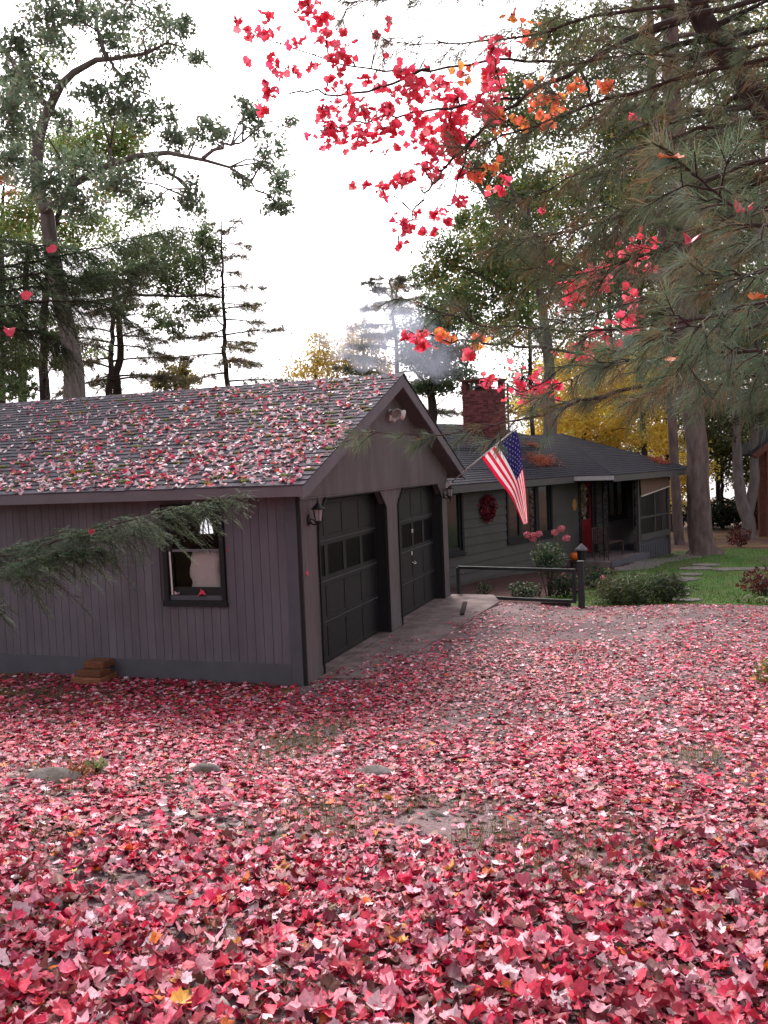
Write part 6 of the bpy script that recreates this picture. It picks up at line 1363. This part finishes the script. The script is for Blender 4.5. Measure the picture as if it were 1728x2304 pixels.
HB_ = {'trunk':[(-1.46,-5.33,0.63),(-1.43,-5.24,2.12),(-1.4,-5.14,3.6),(-1.36,-5.03,5.38),(-1.32,-4.92,7.16)],'low':[[(-1.44,-5.28,1.46),(-0.33,-5.31,1.84),
    (0.33,-5.28,2.07),(0.7,-5.26,2.13),(1.09,-5.23,2.23),(1.49,-5.2,2.32),(1.75,-5.16,2.37),(1.98,-5.13,2.41)],[(-1.44,-5.29,1.37),(-0.07,-5.54,1.72),
    (0.51,-5.55,1.96),(0.87,-5.52,2.1),(1.08,-5.45,2.15),(1.27,-5.38,2.13)],[(-1.44,-5.28,1.52),(-0.28,-5.18,1.85),(0.33,-5.07,2.1),(0.72,-5.04,2.19),
    (1.09,-5.02,2.26),(1.31,-4.94,2.25)]],'up':[[(-1.39,-5.13,3.78),(-0.99,-4.35,4.0),(-0.51,-3.97,4.1),(-0.09,-3.72,4.19),(0.34,-3.57,4.29),
    (0.68,-3.34,4.39)],[(-1.4,-5.15,3.54),(-0.68,-4.47,3.69),(-0.22,-4.32,3.73),(0.07,-4.11,3.77),(0.35,-3.91,3.74),(0.63,-3.83,3.53)],[(-1.39,-5.13,3.89),
    (-0.82,-4.5,4.01),(-0.36,-4.14,3.97),(-0.09,-3.94,4.01),(0.13,-3.76,3.96),(0.42,-3.66,3.98)],[(-1.4,-5.16,3.42),(-0.52,-4.64,3.5),(-0.15,-4.41,3.56),
    (0.05,-4.24,3.53),(0.22,-4.19,3.4)],[(-1.39,-5.12,4.01),(-0.98,-4.34,4.2),(-0.5,-3.96,4.29),(-0.28,-3.78,4.27),(0.04,-3.67,4.22)],[(-1.4,-5.14,3.6),
    (-1.0,-4.15,3.9),(-0.66,-3.82,3.96),(-0.19,-3.55,4.03),(0.12,-3.33,4.11),(0.33,-3.26,4.21)]],'caught':[(-0.01,-4.01,4.16),(0.02,-4.34,3.78),
    (-0.01,-4.47,3.52),(1.14,-5.26,2.23)]}
b0 = HB_['trunk'][0]; HT = empty('hemlock_tree', (b0[0], b0[1], hz(b0[0], b0[1])), 'dark hemlock whose feathery boughs reach in from the left edge', 'hemlock tree')
m, _ = limb_mesh([(b0[0], b0[1], hz(b0[0], b0[1])-.3)]+HB_['trunk'], .17, .07, 14, 12, .01, .6); m.build('trunk', M['darkbark'], HT, True)
for p in HB_['low']: spray(HT, p, .011, .40, .050, HEML, .55, .0018, .015, .0018)
for p in HB_['up']: spray(HT, p, .016, .50, .055, HEMD, .80, .0046, .023, .0026)
for i, (p, lab) in enumerate(zip(HB_['caught'], ['red leaf caught high on the hemlock bough before the oak trunk', 'red leaf caught in the middle of the left hemlock boughs', 'red leaf caught lowest in the left hemlock boughs', 'small rust leaf caught on the low hemlock bough'])):
    lone_leaf(Vector(p)+(CAM-Vector(p)).normalized()*.40, 'red' if i < 3 else 'crimson', .075 if i < 3 else .035, tuple(-fw+Vector((0,0,.5))), lab, i, i*1.1)

# ---------------------------------------------------------------- red maple overhead
RM = {'trunk':[(7.54,0.88,0.7),(7.58,1.01,2.75),(7.63,1.15,5.02),(7.67,1.27,6.84),(7.72,1.42,9.12)],'br':[[(7.69,1.31,7.53),(5.16,-0.65,6.51),
    (4.2,-1.32,6.13),(3.48,-1.79,5.72),(3.06,-2.06,5.43),(2.74,-2.18,5.19),(2.59,-2.24,4.93),(2.5,-2.29,4.6)],[(3.48,-1.79,5.72),(2.94,-1.97,5.78),
    (2.31,-2.08,5.78),(1.84,-2.24,5.8),(1.37,-2.28,5.98),(0.86,-2.44,6.19)],[(3.06,-2.06,5.43),(2.58,-2.11,5.42),(2.08,-2.29,5.36),(1.72,-2.41,5.31),
    (1.47,-2.5,5.26)],[(2.31,-2.08,5.78),(1.76,-2.27,5.61),(1.26,-2.44,5.63),(1.0,-2.54,5.51)],[(7.65,1.2,5.71),(5.1,-0.99,4.61),(4.36,-1.58,4.27),
    (4.13,-1.77,4.18),(3.63,-1.95,3.96),(3.34,-2.05,3.82),(3.06,-2.15,3.76)],[(2.74,-2.18,5.19),(2.45,-2.3,4.87),(2.23,-2.38,4.58),
    (2.09,-2.45,4.32)],[(3.63,-1.95,3.96),(3.6,-2.08,3.65),(3.49,-2.24,3.35),(3.22,-2.35,3.15),(3.01,-2.42,3.05)],[(3.49,-2.24,3.35),(3.0,-2.72,3.39),
    (2.7,-2.93,3.42),(2.35,-3.04,3.47)],[(3.48,-1.79,5.72),(3.59,-1.88,5.34),(3.44,-1.95,5.12),(3.13,-2.05,5.21)]],'cl':[((0.95,-2.88,6.07),0.044,4),
    ((1.04,-2.44,6.28),0.062,5),((1.06,-2.49,6.15),0.054,7),((0.98,-2.63,6.06),0.049,5),((1.0,-2.84,5.77),0.022,1),((1.03,-2.39,5.99),0.035,3),
    ((1.07,-2.37,5.88),0.071,8),((1.28,-2.53,5.76),0.043,4),((1.07,-2.61,5.62),0.055,9),((1.13,-2.8,5.37),0.033,3),((1.54,-2.79,6.09),0.08,14),
    ((1.54,-2.52,6.12),0.068,12),((1.52,-2.37,6.07),0.085,11),((1.42,-2.8,5.84),0.051,5),((1.36,-2.28,5.89),0.044,4),((1.64,-2.61,5.75),0.037,4),
    ((1.72,-2.58,5.79),0.092,18),((1.79,-2.69,5.9),0.017,2),((1.63,-2.03,6.15),0.013,1),((1.88,-2.13,6.1),0.019,2),((1.93,-2.01,6.26),0.044,3),
    ((1.97,-2.21,5.91),0.015,1),((1.77,-2.72,5.6),0.017,2),((1.6,-2.56,5.59),0.054,5),((1.69,-2.41,5.61),0.043,5),((1.94,-2.6,5.57),0.053,6),
    ((1.84,-2.01,5.72),0.057,4),((2.06,-2.38,5.52),0.042,3),((1.59,-2.71,5.33),0.053,8),((1.54,-2.22,5.56),0.044,4),((1.88,-2.63,5.31),0.103,22),
    ((1.89,-2.02,5.55),0.072,16),((1.57,-2.5,5.25),0.144,34),((1.79,-2.35,5.23),0.095,24),((2.0,-2.44,5.2),0.083,18),((2.05,-2.31,5.28),0.04,6),
    ((2.18,-2.47,5.6),0.067,12),((2.3,-2.55,5.43),0.105,26),((2.33,-1.91,5.69),0.087,14),((2.28,-2.42,5.25),0.067,12),((2.23,-2.03,5.27),0.086,20),
    ((2.36,-2.43,4.97),0.067,10),((2.46,-1.8,5.57),0.144,40),((2.43,-1.88,5.23),0.127,36),((2.41,-1.99,5.32),0.113,24),((2.52,-1.96,5.08),0.056,10),
    ((2.29,-2.18,4.91),0.085,12),((2.5,-2.0,4.92),0.044,6),((2.8,-2.33,5.32),0.091,22),((2.81,-2.04,5.66),0.084,14),((2.77,-1.81,5.39),0.057,6),
    ((2.14,-2.51,5.03),0.024,2),((1.89,-2.05,5.17),0.019,1),((2.06,-2.01,5.23),0.016,1),((1.74,-2.5,4.81),0.024,2),((1.85,-2.5,4.78),0.018,2),
    ((1.96,-2.4,4.73),0.055,8),((2.11,-2.39,4.82),0.054,8),((2.06,-1.95,4.97),0.035,5),((2.05,-2.41,4.8),0.015,1),((2.61,-2.51,4.54),0.038,5),
    ((2.19,-2.61,4.4),0.076,12),((2.17,-2.14,4.61),0.025,3),((2.28,-1.89,4.65),0.058,8),((2.44,-2.22,4.49),0.049,6),((2.32,-2.26,4.42),0.034,3),
    ((2.25,-2.25,4.4),0.034,3),((2.01,-2.18,4.35),0.025,2),((2.18,-2.52,4.31),0.012,1),((2.86,-1.97,4.77),0.062,5)],'cl2':[((3.38,-1.74,3.94),0.101,18),
    ((3.63,-2.18,3.91),0.109,18),((3.93,-2.14,4.08),0.12,20),((3.8,-1.59,3.69),0.082,10),((3.48,-2.23,3.37),0.11,16),((3.67,-2.21,3.44),0.083,8),
    ((2.99,-2.11,3.16),0.127,20),((3.12,-2.27,3.06),0.077,10),((2.71,-2.06,3.18),0.065,6),((3.26,-2.29,3.08),0.076,8),((3.35,-1.76,3.81),0.081,8),
    ((3.86,-2.0,3.77),0.046,5),((2.89,-2.09,4.81),0.013,1),((3.16,-1.8,4.59),0.019,2),((3.23,-1.96,4.13),0.016,1),((3.89,-1.52,5.32),0.023,2),
    ((2.93,-1.95,5.84),0.025,2),((2.89,-2.39,5.67),0.09,10),((2.82,-1.88,5.73),0.097,10),((4.02,-1.76,4.04),0.047,5),((3.84,-2.02,3.52),0.046,4),
    ((2.25,-2.89,3.5),0.031,4),((2.32,-2.86,3.43),0.045,5),((2.38,-2.86,3.41),0.037,3),((2.43,-3.09,3.48),0.049,5),((2.73,-2.84,3.33),
    0.031,4)],'clo':[((3.28,-1.85,5.43),0.12,16),((3.2,-1.8,5.27),0.058,8),((3.11,-2.26,5.14),0.061,5),((3.08,-1.7,6.07),0.082,8),((3.69,-2.04,5.42),
    0.061,7),((3.45,-1.81,5.55),0.057,6),((2.95,-2.37,5.15),0.091,8),((3.12,-1.87,5.55),0.096,8),((2.66,-2.41,5.53),0.076,6),((2.96,-1.92,6.15),0.064,4),
    ((2.54,-2.97,3.45),0.062,7),((2.77,-2.71,3.43),0.051,7),((2.58,-2.8,3.45),0.023,2),((2.75,-2.3,4.79),0.093,9),((2.88,-2.49,4.77),
    0.045,4)],'lone':[(4.17,-6.39,3.43),(4.38,-6.23,3.28),(4.23,-6.07,3.25),(4.43,-6.06,3.03),(4.16,-5.95,2.87)]}
b0 = RM['trunk'][0]; RT_ = empty('red_maple', (b0[0], b0[1], hz(b0[0], b0[1])), 'red maple whose scarlet leafed branches spread across the top of the sky', 'maple tree')
m, _ = limb_mesh([(b0[0], b0[1], hz(b0[0], b0[1])-.3)]+RM['trunk'], .22, .10, 14, 12, .01, .5); m.build('trunk', M['bark'], RT_, True)
sk = []
for i, p in enumerate(RM['br']):
    m, s = limb_mesh(p, .030 if i in (0, 4) else .012, .004, 20, 6, .012); m.build('branch', M['darkbark'], RT_, True); sk += s
S = np.array([tuple(p) for p in sk])
REDP = [(.95,.105,.185,5),(.92,.07,.13,3),(.95,.20,.25,2)]; ORGP = [(.92,.28,.11,3),(.94,.19,.11,3),(.85,.38,.12,1)]
allp = []; tw = MB()
for cl, pal in ((RM['cl'], 0), (RM['cl2'], 0), (RM['clo'], 1)):
    for c, r, n in cl:
        c = np.array(c); p = S[int(np.argmin(np.linalg.norm(S-c, axis=1)))]; hub = c+np.array([0, 0, r*.3])
        tw.tube(jitter([Vector(p), Vector((p+hub)/2+np.array([0, 0, .04])), Vector(hub)], .01), [.006,.004,.0025], 4)
        k = int(n*1.9+.5)
        for _ in range(k):
            q = c+rng.normal(size=3)*r*np.array([.62,.62,.55]); allp.append((q, pal, hub)); 
            tw.tube([Vector(hub), Vector((hub+q)/2+np.array([0,0,.01])), Vector(q)], [.0022,.0016,.0010], 3)
o = tw.build('twigs', M['darkbark'], RT_, True); o['kind'] = 'stuff'
Pm = np.array([a[0] for a in allp]); pl = np.array([a[1] for a in allp]); n = len(Pm); order = np.argsort((Pm-np.array(CAM)) @ np.array(fw))
Cm = np.where((pl == 1)[:, None], pick(ORGP, n, .10), pick(REDP, n, .10)); A = rand_axes(n, rng.uniform(.044, .076, n), up=np.array([.1,-.5,.45]), tilt=.55); v = rng.integers(0, 8, n)
single = np.zeros(n, bool); single[order[:300]] = True; s = ~single
o = link('foliage', trimesh('foliage', *merge([stamp(*LEAF[j], Pm[s & (v == j)], A[s & (v == j)], Cm[s & (v == j)]) for j in range(8)])), M['redleaf'] if 'redleaf' in M else M.setdefault('redleaf', pmat('scarlet_leaf', rough=.5, var=.15, scale=40, attr=True, trans=.65, spec=.25)), RT_); o['kind'] = 'stuff'
LM = {}
for q in range(6):
    mm = pmat('scarlet_leaf_tone', tuple(pick(REDP if q < 4 else ORGP, 1, .1)[0]), .5, .15, 40, trans=.65, spec=.25, rand=.08)
    for j in range(8): me = trimesh('leaf', *LEAF[j]); me.materials.append(mm); LM[q, j] = me
for i in np.nonzero(single)[0]:
    lo = link('leaf', LM[int(rng.integers(0, 4)) if pl[i] == 0 else int(rng.integers(4, 6)), int(v[i])]); a = A[i]; p = Pm[i]
    lo.matrix_world = Matrix(((a[0,0],a[1,0],a[2,0],p[0]), (a[0,1],a[1,1],a[2,1],p[1]), (a[0,2],a[1,2],a[2,2],p[2]), (0,0,0,1))); mw = lo.matrix_world.copy(); setpar(lo, RT_); lo.matrix_basis = mw
for p, key, sz, lab, k in zip(RM['lone'], ('orange','red','red','orange','orange'), (.085,.06,.055,.06,.06), ('bright orange leaf caught flat on the near pine needles at upper right', 'red leaf caught in the near pine needles at the right edge', 'small red leaf caught low in the near pine needles', 'orange leaf caught in the pine needles at the right edge', 'rust leaf caught in the lower near pine bough'), (0,5,2,3,1)):
    lone_leaf(Vector(p), key, sz, tuple(-fw*.5+Vector((0,0,1))), lab, k, k*.9)
